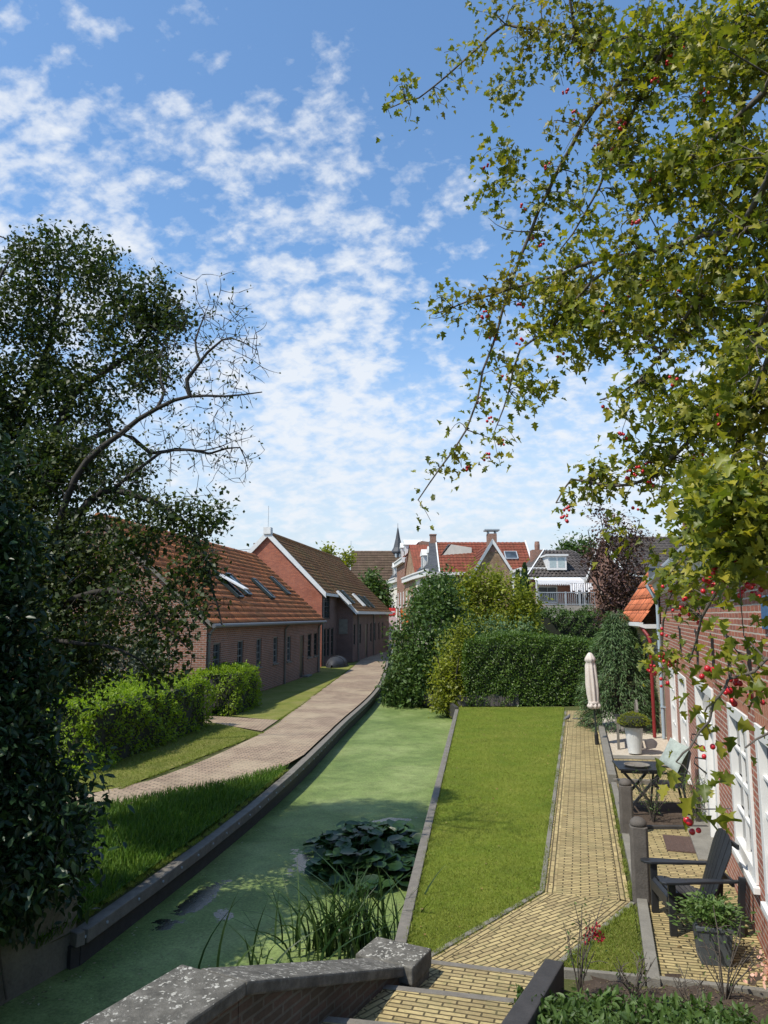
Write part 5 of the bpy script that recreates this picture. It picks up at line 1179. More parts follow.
# purple-leaved tree
pt=A(615,600,37)
lmP=[[(pt.x,37,0,.13),(pt.x-.1,37,2.2,.11),(pt.x-.5,37,3.6,.07)]]+[[(pt.x-.1,37,2.2,.07),*[(v[0],v[1],v[2],.045-.012*i) for i,v in enumerate([tuple(A(*q)) for q in w_])]] for w_ in (
   [(600,590,37),(593,560,37),(588,530,37.2)],[(612,585,37),(608,550,37),(600,515,37)],[(622,585,37),(630,555,36.7),(640,520,36.5)],[(606,600,36.8),(585,570,36.5)],[(625,600,37),(642,580,36.6),(650,560,36.4)])]
plant('purple_tree','purple leaved twiggy tree beside the balcony house','tree',(pt.x,37,0),lmP,blobs([PB(610,560,37,26,150),PB(625,585,36.8,24,150),PB(610,600,37,18,80),PB(592,560,37,10,10),PB(612,530,37,22,60),PB(635,545,36.8,18,60),PB(620,610,36.6,22,90),PB(598,510,37,12,8)]),None,m_barkg,m_leaf_pur,size=.17,per=11,spread=.22,twig=.013,kind='diamond',tipfrac=.9,step=.3)
# drooping conifer at the end of the cottage row
cf=A(622,735,21.6); cx,cy=6.75,21.7
cr=thing('weeping_conifer','broad drooping green conifer between parasol and buff annexe','tree',(cx,cy,0))
np_tubes('trunk',[(np.array([[0,0,0],[.03,0,1.8],[0,0,3.1]]),np.array([.12,.08,.02]))],m_bark,cr)
P=[];D=[];N=[];br=[]
for k in range(520):
    t=rng.uniform(0,1)**.8; z=.15+3.05*(1-t); Rr=(.18+.98*min(1,t*1.5)**.7)*rng.uniform(.82,1.05); a=rng.uniform(0,2*PI)
    s=np.array([0,0,min(z+.15,3.1)]); e=np.array([Rr*math.cos(a),Rr*math.sin(a)*.95,z-.05]); u=np.linspace(0,1,6)[:,None]
    p=s+(e-s)*u+np.array([0,0,.22])*np.sin(u*PI)-np.array([0,0,.16])*u**3; br.append((p,np.linspace(.012,.003,6)))
    m=34; q=rng.uniform(.55,1.03,m); pi=s+(e-s)*q[:,None]+np.array([0,0,.22])*np.sin(q*PI)[:,None]-np.array([0,0,.16])*(q**3)[:,None]
    pi=pi+rng.normal(size=(m,3))*np.array([.05,.05,.03]); P.append(pi); o_=np.array([math.cos(a),math.sin(a),-.45]); D.append(o_+rng.normal(size=(m,3))*.45); N.append(np.array([math.cos(a)*.4,math.sin(a)*.4,1])+rng.normal(size=(m,3))*.3)
np_tubes('branches',br,m_bark,cr,4); P=np.concatenate(P); leafmesh('foliage',P,np.concatenate(D),np.concatenate(N),.15*rng.uniform(.6,1.2,len(P)),'diamond',m_leaf_con,cr,.28)
# ---- hawthorn over the right foreground
hb=(2.45,1.9,.3)
HT=[(2.45,1.9,.2,.13),(2.5,2.0,1.8,.11),(2.4,2.1,3.2,.09),(2.45,2.3,4.6,.07),(2.42,2.4,6.1,.03)]
def up(z): return (2.45,2.1,z)
def HL(z,*pts,r0=.013,r1=.003):
    L=L3(list(pts),r0,r1); a,b=L[0],L[1]; return [(2.45,2.25,min(5.9,max(1.5,a[2]-.25)),r0*1.5),((2.45+a[0])/2,(2.25+a[1])/2,a[2]-.06,r0*1.2)]+L
H=[HL(4.7,(790,25,2.4),(764,33,2.5),(663,33,2.9),(597,40,3.2),(577,39,3.25),(506,25,3.5),(481,45,3.6),(446,76,3.7),(420,96,3.75),(390,108,3.8)),
   L3([(577,39,3.25),(572,15,3.2),(568,-15,3.15)],.012,.005),
   HL(4.4,(790,20,2.3),(700,30,2.7),(663,50,2.8),(597,106,3.05),(572,147,3.2),(547,192,3.3),(531,232,3.35),(511,283,3.4),(497,330,3.4),(484,370,3.4),(466,430,3.4),(440,468,3.4),(418,500,3.4)),
   HL(4.0,(790,80,2.0),(768,90,2.1),(703,147,2.4),(690,158,2.45),(660,190,2.6),(622,225,2.8)),
   HL(3.8,(800,215,2.0),(768,225,2.1),(703,235,2.4),(663,248,2.6),(622,263,2.8),(592,283,2.9),(552,328,3.1),(521,349,3.2),(508,390,3.3),(497,425,3.3)),
   L3([(640,255,2.7),(600,258,2.9),(560,275,3.1),(511,290,3.25),(471,300,3.35),(435,314,3.4)],.010,.003),
   HL(3.5,(800,300,2.0),(768,310,2.1),(730,390,2.4),(690,440,2.6),(655,475,2.8),(610,488,2.9),(572,478,3.0),(556,503,3.0)),
   HL(3.4,(800,360,1.9),(768,365,2.0),(738,450,2.3),(705,520,2.5),(690,560,2.7),(668,600,2.8),(662,650,2.85)),
   HL(3.3,(810,450,2.0),(775,460,2.0),(752,520,2.2),(725,575,2.4),(702,620,2.5),(690,660,2.6)),
   HL(2.9,(850,640,1.7),(768,662,1.65),(745,672,1.65),(725,690,1.65),(708,722,1.65),(690,748,1.65),(676,762,1.65),r0=.0045,r1=.002),
   HL(2.8,(850,690,1.6),(790,712,1.6),(768,732,1.6),(745,748,1.6),r0=.004,r1=.002),
   HL(3.6,(800,150,1.9),(768,180,2.0),(720,260,2.3),(680,330,2.5),(640,380,2.7),(600,400,2.9)),
   L3([(663,50,2.8),(640,100,2.9),(610,160,3.0),(585,215,3.1),(560,250,3.15)],.010,.003),
]
aH=[]
for k,(l,n,s,t0) in enumerate(zip(H,(100,10,120,45,100,42,50,34,20,22,10,50,40),(.11,.06,.10,.10,.12,.055,.09,.09,.09,.05,.05,.12,.10),(.15,.2,.15,.1,.1,.05,.1,.1,.1,.45,.5,.1,.1))): aH.append(jit(l,n,s,t0))
aH.append(blobs([PB(735,50,2.4,75,104),PB(660,60,2.8,70,88),PB(585,50,3.2,42,36),PB(530,60,3.4,35,20),PB(500,95,3.45,22,12),PB(500,160,3.4,22,14),PB(490,190,3.4,14,6),
   PB(745,170,2.3,60,88),PB(680,170,2.6,50,56),PB(620,150,2.9,34,27),PB(745,290,2.3,62,96),PB(670,300,2.6,52,72),PB(610,320,2.9,42,49),PB(560,310,3.1,36,36),PB(535,380,3.2,24,13),PB(580,345,3.0,26,24),
   PB(745,400,2.2,55,63),PB(695,410,2.5,45,42),PB(655,395,2.7,30,15),PB(640,450,2.8,34,20),PB(600,480,2.95,28,15),PB(590,505,2.95,20,8),PB(740,500,2.1,50,51),PB(690,500,2.5,36,27),PB(655,530,2.7,34,10),PB(615,545,2.8,18,4),
   PB(738,520,1.7,45,70),PB(735,570,1.9,40,15),PB(685,580,2.6,28,11),PB(660,620,2.8,22,9),PB(672,660,2.8,20,9),PB(650,660,2.8,12,4),
   PB(750,640,1.7,34,7),PB(715,610,2.0,24,4),PB(740,690,1.65,20,4)]))
aH=np.concatenate(aH); c_,s_2=math.cos(PITCH),math.sin(PITCH); dd=aH-np.array([0,0,EYE]); fw=dd[:,1]*c_+dd[:,2]*s_2; ax=384+F_*dd[:,0]/fw; ay=512-F_*(-dd[:,1]*s_2+dd[:,2]*c_)/fw
dens=np.where(ay>585,.40,np.where(ay>480,.62,.80)); dens=np.where((ax>690)&(ay>380)&(ay<585),1.,dens); aH=aH[(rng.random(len(aH))<dens)&(ax>np.where(ay>300,416,388))]; aH=[aH]
hr_,tips=plant('hawthorn_tree','hawthorn with yellow green lobed leaves and red berries hanging over the right foreground','tree',hb,[HT]+H,np.concatenate(aH),None,m_bark,m_leaf_haw,
      size=.036,per=13,spread=.036,twig=.006,step=.12,wig=.14,kind='lobed',tipfrac=.85,upn=.3,droop=.12)
# berry clusters: six shared shapes, hung at twig ends
def berry_cluster(k):
    bmv=MB(); n=3+k%4; V=[]
    for i in range(n):
        a=i*2.4+k; r=.011 if n>1 else 0; z=-.03-.012*(i%3)-.004*k; c=(r*math.cos(a)*1.2,r*math.sin(a)*1.2,z)
        rr=.0064+.0009*((i*7+k)%3-1)
        bmv.lathe([(rr*math.sin(PI*t/6)+1e-5,-rr*1.05*math.cos(PI*t/6)) for t in range(7)],c,8)
    o=bmv.build('berry_cluster',m_mesh,None,smooth=True); return o
protos=[berry_cluster(k) for k in range(6)]
def pj(p):
    c,s=math.cos(PITCH),math.sin(PITCH); d=p-np.array([0,0,EYE]); f=d[1]*c+d[2]*s; v=-d[1]*s+d[2]*c; return 384+F_*d[0]/f,512-F_*v/f
sp_=[(700,505,2.35),(215+380+30,390,2.9)]
want=[(548,160),(490,165),(566,87),(576,60),(683,40),(733,98),(597,143),(573,105),(531,232),(487,310),(500,430),(470,455),(478,395),(560,350),(520,350),(537,238),(520,200),(598,392),(670,375),(650,330),(565,505),(558,507),(654,628),(663,640),(668,648),(672,640),(680,655),(655,663),(662,664),(648,645),(668,585),(715,575),(720,578),(747,576),(752,579),(740,577),(733,578),(695,592),(701,570),(692,640),(680,762),(677,765),(745,748),(748,745),(750,742),(762,735),(700,450),(745,230),(721,95),(655,72),(690,610),(676,620),(600,300),(570,280),(508,372),(490,420),(486,440),(632,470),(640,500),(705,655),(755,722),(765,728)]
used=set(); k=0; pr=np.array([pj(t) for t in tips])
cand=[tuple(q) for q in pr if 450<q[0]<765 and 20<q[1]<560]; random.seed(5); want+=random.sample(cand,38)
for (wx_,wy_) in want:
    d=((pr-np.array([wx_,wy_]))**2).sum(1)
    for i in np.argsort(d)[:40]:
        if i not in used: break
    used.add(i); p0=protos[k%6]; o=p0 if k<6 else p0.copy()
    if k>=6: col.objects.link(o)
    a=ray(wx_,wy_); Yt=tips[i][1]; tt=Yt/a[1]; pos=Vector((a[0]*tt,Yt,EYE+a[2]*tt))
    if d[i]>30**2: pos=Vector(tips[i])
    else: pos=Vector(tips[i]).lerp(pos,.5)
    o.parent=hr_; o.location=pos-Vector(hb)+Vector((0,0,.02)); o.rotation_euler=(random.uniform(-.3,.3),random.uniform(-.3,.3),random.uniform(0,6)); k+=1
# ---- water lilies and reeds
lr=thing('water_lilies','clump of dark green water lily leaves floating in the duckweed','water lilies',(-.20,11.7,WZ))
n=620; a=rng.uniform(0,2*PI,n); r=np.sqrt(rng.uniform(0,1,n)); f=1+.12*np.sin(a*3)+.08*np.sin(a*7+1)
x=r*.86*f*np.cos(a)+.10*r*np.sin(a); y=r*1.30*f*np.sin(a); h=.05+.42*(1-r**2.5)*rng.uniform(.45,1,n)
N=np.column_stack([rng.normal(size=n)*.35,rng.normal(size=n)*.35-.15,np.ones(n)]); ph=rng.uniform(0,2*PI,n); D=np.column_stack([np.cos(ph),np.sin(ph),rng.normal(size=n)*.15])
leafmesh('leaves',np.column_stack([x,y,h]),D,N,.24*rng.uniform(.6,1.15,n),'round',m_leaf_lily,lr,.95)
np_tubes('stalks',[(np.array([[x[i]*.9,y[i]*.9,-.1],[x[i],y[i],h[i]]]),np.array([.006,.005])) for i in range(0,n,3)],m_leaf_mid,lr,4)
def reeds(name,label,c,n,sx_,sy_,h,lean,group):
    t=thing(name,label,'reeds',c,group=group); V=[];Fc=[];o=0
    for i in range(n):
        bx,by=rng.normal()*sx_,rng.normal()*sy_; H_=h*rng.uniform(.6,1.15); d=rng.normal(size=2)*lean+np.array([.05,0]); w_=rng.uniform(.010,.018); a=rng.uniform(0,PI); wv=np.array([math.cos(a),math.sin(a),0])*w_
        k=7
        for j in range(k):
            u=j/(k-1); p=np.array([bx+d[0]*u*u*H_,by+d[1]*u*u*H_,H_*u*(1-.18*u*np.hypot(*d))]); ww=wv*(1-u**2.2)+1e-4; V+= [p-ww,p+ww]
        for j in range(k-1): Fc.append((o+2*j,o+2*j+1,o+2*j+3,o+2*j+2))
        o+=2*k
    np_mesh('blades',np.array(V),np.array(Fc),m_reed,t,True); return t
reeds('reed_clump','clump of upright green reeds in the water behind the stone parapet',(-.42,8.75,WZ),170,.34,.16,.86,.55,'reeds in the canal')
reeds('reed_clump','few leaning reed blades beside the corner of the lichen covered parapet',(-1.35,8.1,WZ),14,.30,.15,.75,.55,'reeds in the canal')
rr=G(398,692,WZ)
reeds('reed_clump','dense far reeds at the edge of the brick road end',(.62,31.0,WZ),420,.30,.45,1.5,.10,'reeds in the canal')
# ---- roses, flower clump, ground cover in the soil bed
def rose(name,label,c,n,h,spread,leaves,red=0,bud=None):
    t=thing(name,label,'rose bush',c); lines=[];tp=[]
    for i in range(n):
        a=rng.uniform(0,2*PI); l=h*rng.uniform(.5,1.1); q=spread*rng.uniform(.3,1)
        p=np.array([[0,0,-.03],[q*.3*math.cos(a),q*.3*math.sin(a),l*.4],[q*.7*math.cos(a)+rng.normal()*.02,q*.7*math.sin(a),l*.75],[q*math.cos(a),q*math.sin(a),l]]); lines.append((p,np.array([.006,.005,.004,.0025]))); tp.append(p)
        for s in range(2):
            b=p[2]; e=b+np.array([rng.normal()*.08,rng.normal()*.08,rng.uniform(.04,.12)]); lines.append((np.array([b,(b+e)/2+.01,e]),np.array([.003,.0025,.0015])))
    np_tubes('stems',lines,m_bark,t,5)
    if leaves:
        P=np.concatenate([p[[1,2,3]] for p in tp]); P=np.repeat(P,leaves,0)+rng.normal(size=(len(P)*leaves,3))*.04; leafmesh('leaves',P,rand_dirs(len(P)),rand_dirs(len(P),.6),.035*rng.uniform(.6,1.3,len(P)),'leaf',m_leaf_mid,t,.9)
    return t,tp
t,tp=rose('rose_bush','tall rose with dark red flowers beside the grass triangle',(1.62,6.62,.05),9,.75,.28,3)
m_red=M_plain('red_petal',(.32,.008,.02),.5,.2,30,bump=0)
for k,(px,py) in enumerate(((593,935),(600,938),(591,931),(597,929),(587,939))):
    c=A(px,py,6.75)-Vector((1.62,6.62,.05)); n=26; P=rng.normal(size=(n,3))*.012; leafmesh('flower',np.array(c)+P,P/np.linalg.norm(P,axis=1,keepdims=True),rand_dirs(n,.5),np.full(n,.028),'leaf',m_red,t,1.4)
np_tubes('flower_stem',[(np.array([[0,0,0],[.04,.05,.25],np.array(A(595,940,6.75)-Vector((1.62,6.62,.05)))]),np.array([.006,.005,.003]))],m_leaf_mid,t)
rose('rose_bush','bare brown rose stems in the bed at the foot of the kerb',(2.02,6.45,.1),14,.42,.25,1)
rose('rose_bush','thin twiggy rose in front of the square planter',(2.75,6.45,.1),13,.62,.30,1)
rose('rose_bush','low pruned rose in the dark soil nearest the lower right corner',(2.35,6.1,.15),12,.30,.22,0)
rose('rose_bush','straggly rose growing in the bed beneath the black table',(4.2,12.1,0),16,.75,.35,6)
rose('rose_bush','leafy twigs against the brick wall beside the door',(4.85,11.95,0),16,.8,.3,10)
fl=thing('pink_flowers','clump of pale pink blossoms at the lower right edge','flowers',(3.36,6.75,.02)); n=300; P=rng.normal(size=(n,3))*np.array([.09,.07,.06])+np.array([0,0,.16]); leafmesh('petals',P,rand_dirs(n),rand_dirs(n,.5),np.full(n,.045),'leaf',M_leaf('pink_petal',[(.6,.32,.24),(.72,.45,.36)],.3),fl,1.4)
np_tubes('stems',[(np.array([[0,0,0],[rng.normal()*.05,rng.normal()*.05,.15]]),np.array([.005,.003])) for _ in range(14)],m_leaf_mid,fl)
n=7500; x=rng.uniform(.75,2.55,n); y=rng.uniform(4.6,6.12,n); keep=(y<6.1-.30*(x-1.2)**2*.5+.12*np.sin(x*9))&(x>.98+.0*(y)); x,y=x[keep],y[keep]; n=len(x); z=np.array([max(soilz(a,b),.0) for a,b in zip(x,y)])+rng.uniform(0,.13,n)
gc=leafmesh('ground_cover',np.column_stack([x,y,z]),rand_dirs(n,.2),rand_dirs(n,1.),.062*rng.uniform(.6,1.3,n),'leaf',m_leaf_mid,None,.9); tag(gc,kind='stuff')
n=2500; x=rng.uniform(1.6,4.4,n); y=rng.uniform(5.3,7.0,n); z=np.array([soilz(a,b) for a,b in zip(x,y)])+.006
dt=leafmesh('fallen_leaves',np.column_stack([x,y,z]),rand_dirs(n)*[1,1,.2],rand_dirs(n,2.5),.022*rng.uniform(.4,1.5,n),'diamond',M_leaf('litter',[(.05,.03,.02),(.16,.12,.07),(.10,.10,.03)],.1),None,.8); tag(dt,kind='stuff')
# moss tufts and weeds between kerb and path
# ================================================================ parapet, steps, abutment
par=thing('stone_parapet','lichen spotted stone topped parapet descending beside the steps to a square end block','parapet',(-.8,4.73,0))
po=Vector((-.8,4.73,0))
In=[(-2.6,1.34),(-1.18,4.02),(-.80,4.73),(.20,6.62)]; d0=Vector((.41,.80,0)).normalized(); nL=Vector((-d0.y,d0.x,0))
def ip(y,z): return Vector((-3.3+.53*y,y,z))
w_=.56
def zc(y): return 1.06 if y<4.75 else 1.06-.405*(y-4.75)
mb=MB(); th_=.085
outs=lambda v:v+nL*w_
def slab(y0,y1,z0,z1,th,mb,w=w_,inset=0.,y0o=None,y1o=None):
    a,b=ip(y0,z0)-nL*-inset,ip(y1,z1)-nL*-inset
    ao=a+nL*(w-2*inset); bo=b+nL*(w-2*inset); T=Vector((0,0,th))
    P=[a-T,b-T,bo-T,ao-T,a,b,bo,ao]; mb.hexa([p-po for p in P])
slab(1.2,4.70,1.06,1.06,th_,mb,w=.50); slab(4.703,6.62,1.06,zc(6.62),th_,mb,w=.36)
cp=mb.build('coping',m_stone,par,bevel=.015)
mb=MB(); z_=[-.6]
def wal(y0,y1,z0,z1,mb,w):
    a,b=ip(y0,0)+nL*.05,ip(y1,0)+nL*.05; ao,bo=a+nL*(w-.1),b+nL*(w-.1); B=Vector((0,0,-.6))
    mb.hexa([p-po for p in [a+B,b+B,bo+B,ao+B,a+Z_*z0,b+Z_*z1,bo+Z_*z1,ao+Z_*z0]])
wal(1.2,4.69,1.06-th_-.003,1.06-th_-.003,mb,.5); wal(4.695,6.62,1.06-th_-.003,zc(6.62)-th_-.003,mb,.36); mb.build('brick_wall',M_brick('old_dark_brick',(.12,.08,.065),(.08,.065,.05),(.13,.12,.10),ms=.01,stain=(.35,.35,.3),stain_amt=.7),par)
mb=MB(); c=ip(6.72,0)+nL*.20; e1=d0*.20; e2=nL*.27
for s0,s1,zt,zb in ((1,1,.34,.19),(.94,.94,.188,-.6)):
    a=e1*s0;b=e2*s1; mb.hexa([p-po for p in [c-a-b+Z_*zb,c+a-b+Z_*zb,c+a+b+Z_*zb,c-a+b+Z_*zb,c-a-b+Z_*zt,c+a-b+Z_*zt,c+a+b+Z_*zt,c-a+b+Z_*zt]])
mb.build('end_block',m_stone,par,bevel=.015)
# steps
stp=thing('garden_steps','broad yellow brick steps with weathered timber risers leading down to the path','steps',(.45,7.15,0)); so_=Vector((.45,7.15,0))
l0=Vector((.44,7.17,0)); r0=Vector((1.31,6.91,0)); dl=Vector((-.41,-.78,0)); dr_=Vector((-.29,-.76,0))
angs=math.atan2(-.26,.87)
for k in range(8):
    z=.12+.15*k; a=l0+dl*k+Vector((-.10,0,0)); b=r0+dr_*k; a2=a+dl; b2=b+dr_
    n_=Vector((.30,.95,0)).normalized(); zz_=z-.004
    t=MB(); t.hexa([p-so_ for p in [a2+Z_*(z-.35),b2+Z_*(z-.35),b-n_*.05+Z_*(z-.35),a-n_*.05+Z_*(z-.35),a2+Z_*zz_,b2+Z_*zz_,b-n_*.055+Z_*zz_,a-n_*.055+Z_*zz_]]); t.build('tread',m_pave,stp,rotuv=angs)
    t=MB(); t.hexa([p-so_ for p in [a-n_*.055+Z_*(z-.17),b-n_*.055+Z_*(z-.17),b+n_*.012+Z_*(z-.17),a+n_*.012+Z_*(z-.17),a-n_*.055+Z_*(z+.004),b-n_*.055+Z_*(z+.004),b+n_*.012+Z_*(z+.004),a+n_*.012+Z_*(z+.004)]]); t.build('riser',m_oldwood,stp,bevel=.008)
    if k<5:   # header course along the left of each tread
        hs=MB(); q=a-n_*.07; q2=a2; w1=Vector((.955,-.29,0)); hs.face([p-so_+Z_*z for p in [q2+w1*.10,q2+w1*.22,q+w1*.22,q+w1*.10]][::-1] if False else [p-so_+Z_*(z+.0) for p in [q2+w1*.10,q2+w1*.22,q+w1*.22,q+w1*.10]]); hs.build('tread_border',m_pave,stp,rotuv=angs+R(62))
sb=thing('timber_beam','dark square timber retaining the soil bed beside the steps','beam',(1.38,6.61,0))
a=Vector((1.44,6.72,.17))-Vector((1.38,6.61,0)); b=a+Vector((-.29*1,-.76*1,.15))*3.2
MB().beam(a,b,.16,.26).build('beam',m_darkwood,sb,bevel=.012)
# abutment wall on the left
ab=thing('abutment_wall','grey rendered bridge abutment wall rising from the water at the lower left','wall',(-3.3,8.35,WZ))
mb=MB(); a=Vector((-3.28,8.42,0)); b=Vector((-4.4,5.6,0)); n=Vector((-.93,.37,0)).normalized()*.35
zt=.62
mb.hexa([p-Vector((-3.3,8.35,WZ)) for p in [a+Z_*-1,b+Z_*-1,b+n-Z_,a+n-Z_,a+Z_*.36,b+Z_*(zt+.35),b+n+Z_*(zt+.35),a+n+Z_*.36]]); 
mb.build('wall',M_plain('stained_render',(.15,.135,.10),.95,.45,2.2,bump=.8,fine=30),ab,bevel=.01)
# ================================================================ posts, chair, table, planters
for (x,y,zt,lab) in ((2.90,8.84,.92,'nearer rounded wooden post at the corner of path and patio'),(3.58,11.42,.80,'farther rounded wooden post beside the planting bed and table')):
    t=thing('wooden_post',lab,'post',(x,y,0),R(-14),group='rounded wooden posts along the patio')
    mb=MB(); w=.095
    pts=[(-w,-w*.72),(-w*.72,-w),(w*.72,-w),(w,-w*.72),(w,w*.72),(w*.72,w),(-w*.72,w),(-w,w*.72)]
    mb.prism([(a,b_,-.05) for a,b_ in pts],(0,0,zt-.10+.05)); mb.build('shaft',m_postwood,t,bevel=.006)
    MB().lathe([(.085,zt-.10+.002),(.092,zt-.085),(.092,zt-.06),(.078,zt-.035),(.05,zt-.012),(.01,zt)],(0,0,0),14).build('cap',m_postwood,t,smooth=True)
def adirondack(name,label,loc,rz):
    t=thing(name,label,'chair',loc,rz)      # faces local +x
    W=.30
    for s in (-1,1):
        MB().box((.36,s*W-.045 if s<0 else s*W-.0,0),(.45,s*W+.0 if s<0 else s*W+.045,.535)).build('leg',m_black,t,bevel=.006)
        q=MB(); q.prism([(.43,s*(W-.035)-.014,.24),(.43,s*(W-.035)-.014,.385),(.30,s*(W-.035)-.014,.39),(-.15,s*(W-.035)-.014,.26),(-.50,s*(W-.035)-.014,.08),(-.52,s*(W-.035)-.014,.0),(-.40,s*(W-.035)-.014,.0),(-.02,s*(W-.035)-.014,.14)],(0,.028,0)); q.build('side_rail',m_black,t,bevel=.005)
        # arm: long paddle
        q=MB(); y0=s*(W+.02); pl=[(.53,-.02),(.56,.03),(.55,.085),(.50,.11),(.30,.095),(.0,.05),(-.36,.02),(-.44,.0),(-.44,-.03),(-.30,-.045),(.10,-.055),(.45,-.055)]
        q.prism([(a,y0+s*b_-.0,.537) for a,b_ in (pl if s>0 else pl)],(0,0,.028)); q.build('arm',m_black,t,bevel=.006)
        MB().box((-.44,s*W-.012,0.),(-.36,s*W+.03*1,.60),Matrix.Rotation(R(-6),3,'Y'),(-.4,s*W,.0)).build('rear_leg',m_black,t,bevel=.006)
        q=MB(); q.prism([(.38,s*(W+.046 if s>0 else W+.046)-.012,.535),(.45,s*(W+.046)-.012,.535),(.41,s*(W+.046)-.012,.40),(.39,s*(W+.046)-.012,.40)],(0,.024,0)); q.build('arm_bracket',m_black,t)
    # seat slats following the curved rail
    q=MB(); prof=[(.44,.36),(.40,.402),(.30,.408),(.20,.385),(.10,.355),(.0,.322),(-.10,.288),(-.18,.262)]
    for (x0,z0),(x1,z1) in zip(prof,prof[1:]):
        dx,dz=x1-x0,z1-z0; l=math.hypot(dx,dz); e=.006/l
        a=Vector((x0+dx*e,0,z0+dz*e)); b=Vector((x1-dx*e,0,z1-dz*e)); q.beam(a+Vector((0,0,0)),b,.56,.02,(0,0,1)) if abs(dz)<abs(dx)*3 else q.beam(a,b,.56,.02,(1,0,0))
    q.box((.435,-.29,.27),(.455,.29,.375)); q.build('seat',m_black,t,bevel=.003)
    # fan back
    q=MB(); n=6; Bt=Vector((-.44,0,.985)); Bb=Vector((-.13,0,.24)); ax=(Bt-Bb).normalized(); H_=(Bt-Bb).length; nb=ax.cross(Y_).normalized()
    for i in range(n):
        u0=(i-n/2)/(n/2); u1=(i+1-n/2)/(n/2)
        def hw(f,u): return u*(.19+.09*f)
        def topf(u): return 1-.13*u*u-.10*abs(u)**6
        g_=.005
        c=[]
        P=[(hw(0,u0)+g_,0),(hw(0,u1)-g_,0),(hw(topf(u1),u1)-g_,topf(u1)*H_),(hw(topf((u0+u1)/2),(u0+u1)/2),topf((u0+u1)/2)*H_+.004),(hw(topf(u0),u0)+g_,topf(u0)*H_)]
        cur=lambda y:-.05*(1-(y/.28)**2)
        q.prism([Bb+ax*h+Y_*y+nb*(cur(y)) for y,h in P],nb*.018)
    q.build('backrest',m_black,t,bevel=.003)
    q=MB(); q.box((-.36,-.33,.50),(-.325,.33,.57)); q.box((-.12,-.28,.14),(-.09,.28,.235)); q.box((-.47,-.27,.86),(-.44,.27,.91),None); q.build('back_brace',m_black,t,bevel=.004)
    return t
adirondack('adirondack_chair','black slatted adirondack chair facing the path between post and square planter',(3.26,8.22,.004),PI-R(3)).scale=(.82,.92,.95)
# second: black table with tray, folding armchair with cushion behind
tb=thing('garden_table','low black slatted garden table with open trestle legs beside the farther post','table',(4.22,12.75,0),R(-8))
q=MB(); 
for i in range(6): q.box((-.36,-.36+i*.121,.70),(.36,-.36+i*.121+.112,.73))
q.box((-.33,-.33,.655),(.33,-.30,.698)); q.box((-.33,.30,.655),(.33,.33,.698)); q.build('tabletop',m_black,tb,bevel=.004)
for s in (-1,1):
    q=MB(); q.beam((-.30,s*.30,0),(.28,s*.30,.66),.04,.04); q.build('leg',m_black,tb); q=MB(); q.beam((.30,s*.26,0),(-.28,s*.26,.66),.04,.04); q.build('leg',m_black,tb)
MB().box((-.30,-.30,.40),(-.26,.30,.44)).build('stretcher',m_black,tb)
tr=thing('round_tray','grey round wooden tray lying on the black garden table','tray',(4.16,12.62,.732)); MB().lathe([(.02,.0),(.17,.0),(.20,.03),(.205,.035),(.19,.035),(.165,.012),(.02,.010)],(0,0,0),24).build('tray',m_oldwood,tr)
ac=thing('garden_armchair','black garden armchair standing against the cottage wall behind the table','chair',(4.72,12.72,0),PI-R(12))
for s in (-1,1):
    q=MB(); q.beam((.28,s*.28,0),(.20,s*.28,.64),.035,.035); q.build('leg',m_black,ac); q=MB(); q.beam((-.24,s*.28,0),(-.16,s*.28,.45),.035,.035); q.beam((-.16,s*.28,.40),(-.30,s*.28,1.0),.035,.035); q.build('leg',m_black,ac)
    MB().box((-.24,s*.28-.03,.64),(.30,s*.28+.03,.665)).build('arm',m_black,ac,bevel=.004)
q=MB()
for i in range(6): q.box((-.2+i*.08,-.26,.42),(-.2+i*.08+.07,.26,.44))
q.build('seat',m_black,ac); q=MB()
for i in range(6): q.beam((-.18,-.24+i*.096,.46),(-.30,-.24+i*.096,1.02),.07,.015,(1,0,0))
q.build('backrest',m_black,ac)
def cushion(name,label,loc,rot,size,m):
    V=[];Fc=[];n=12
    for sgn in (1,-1):
        for i in range(n+1):
            for j in range(n+1):
                u,v=i/n*2-1,j/n*2-1; h=.30*((1-u**4)*(1-v**4))**.55; k=1-.06*(1-abs(u*v)); V.append((u*k*size,v*k*size,sgn*h*size*.6))
    o=0
    for s in range(2):
        for i in range(n):
            for j in range(n): a=s*(n+1)**2+i*(n+1)+j; f=(a,a+1,a+n+2,a+n+1); Fc.append(f if s else f[::-1])
    t=thing(name,label,'cushion',loc); t.rotation_euler=rot; ob=np_mesh('cover',np.array(V),np.array(Fc),m,t,True); return t
cushion('cushion','pale green and white cushion leaning on the black garden armchair',(4.77,12.6,.92),(R(62),R(12),R(-70)),.23,M_plain('cushion_cloth',(.27,.31,.28),.9,.35,9))
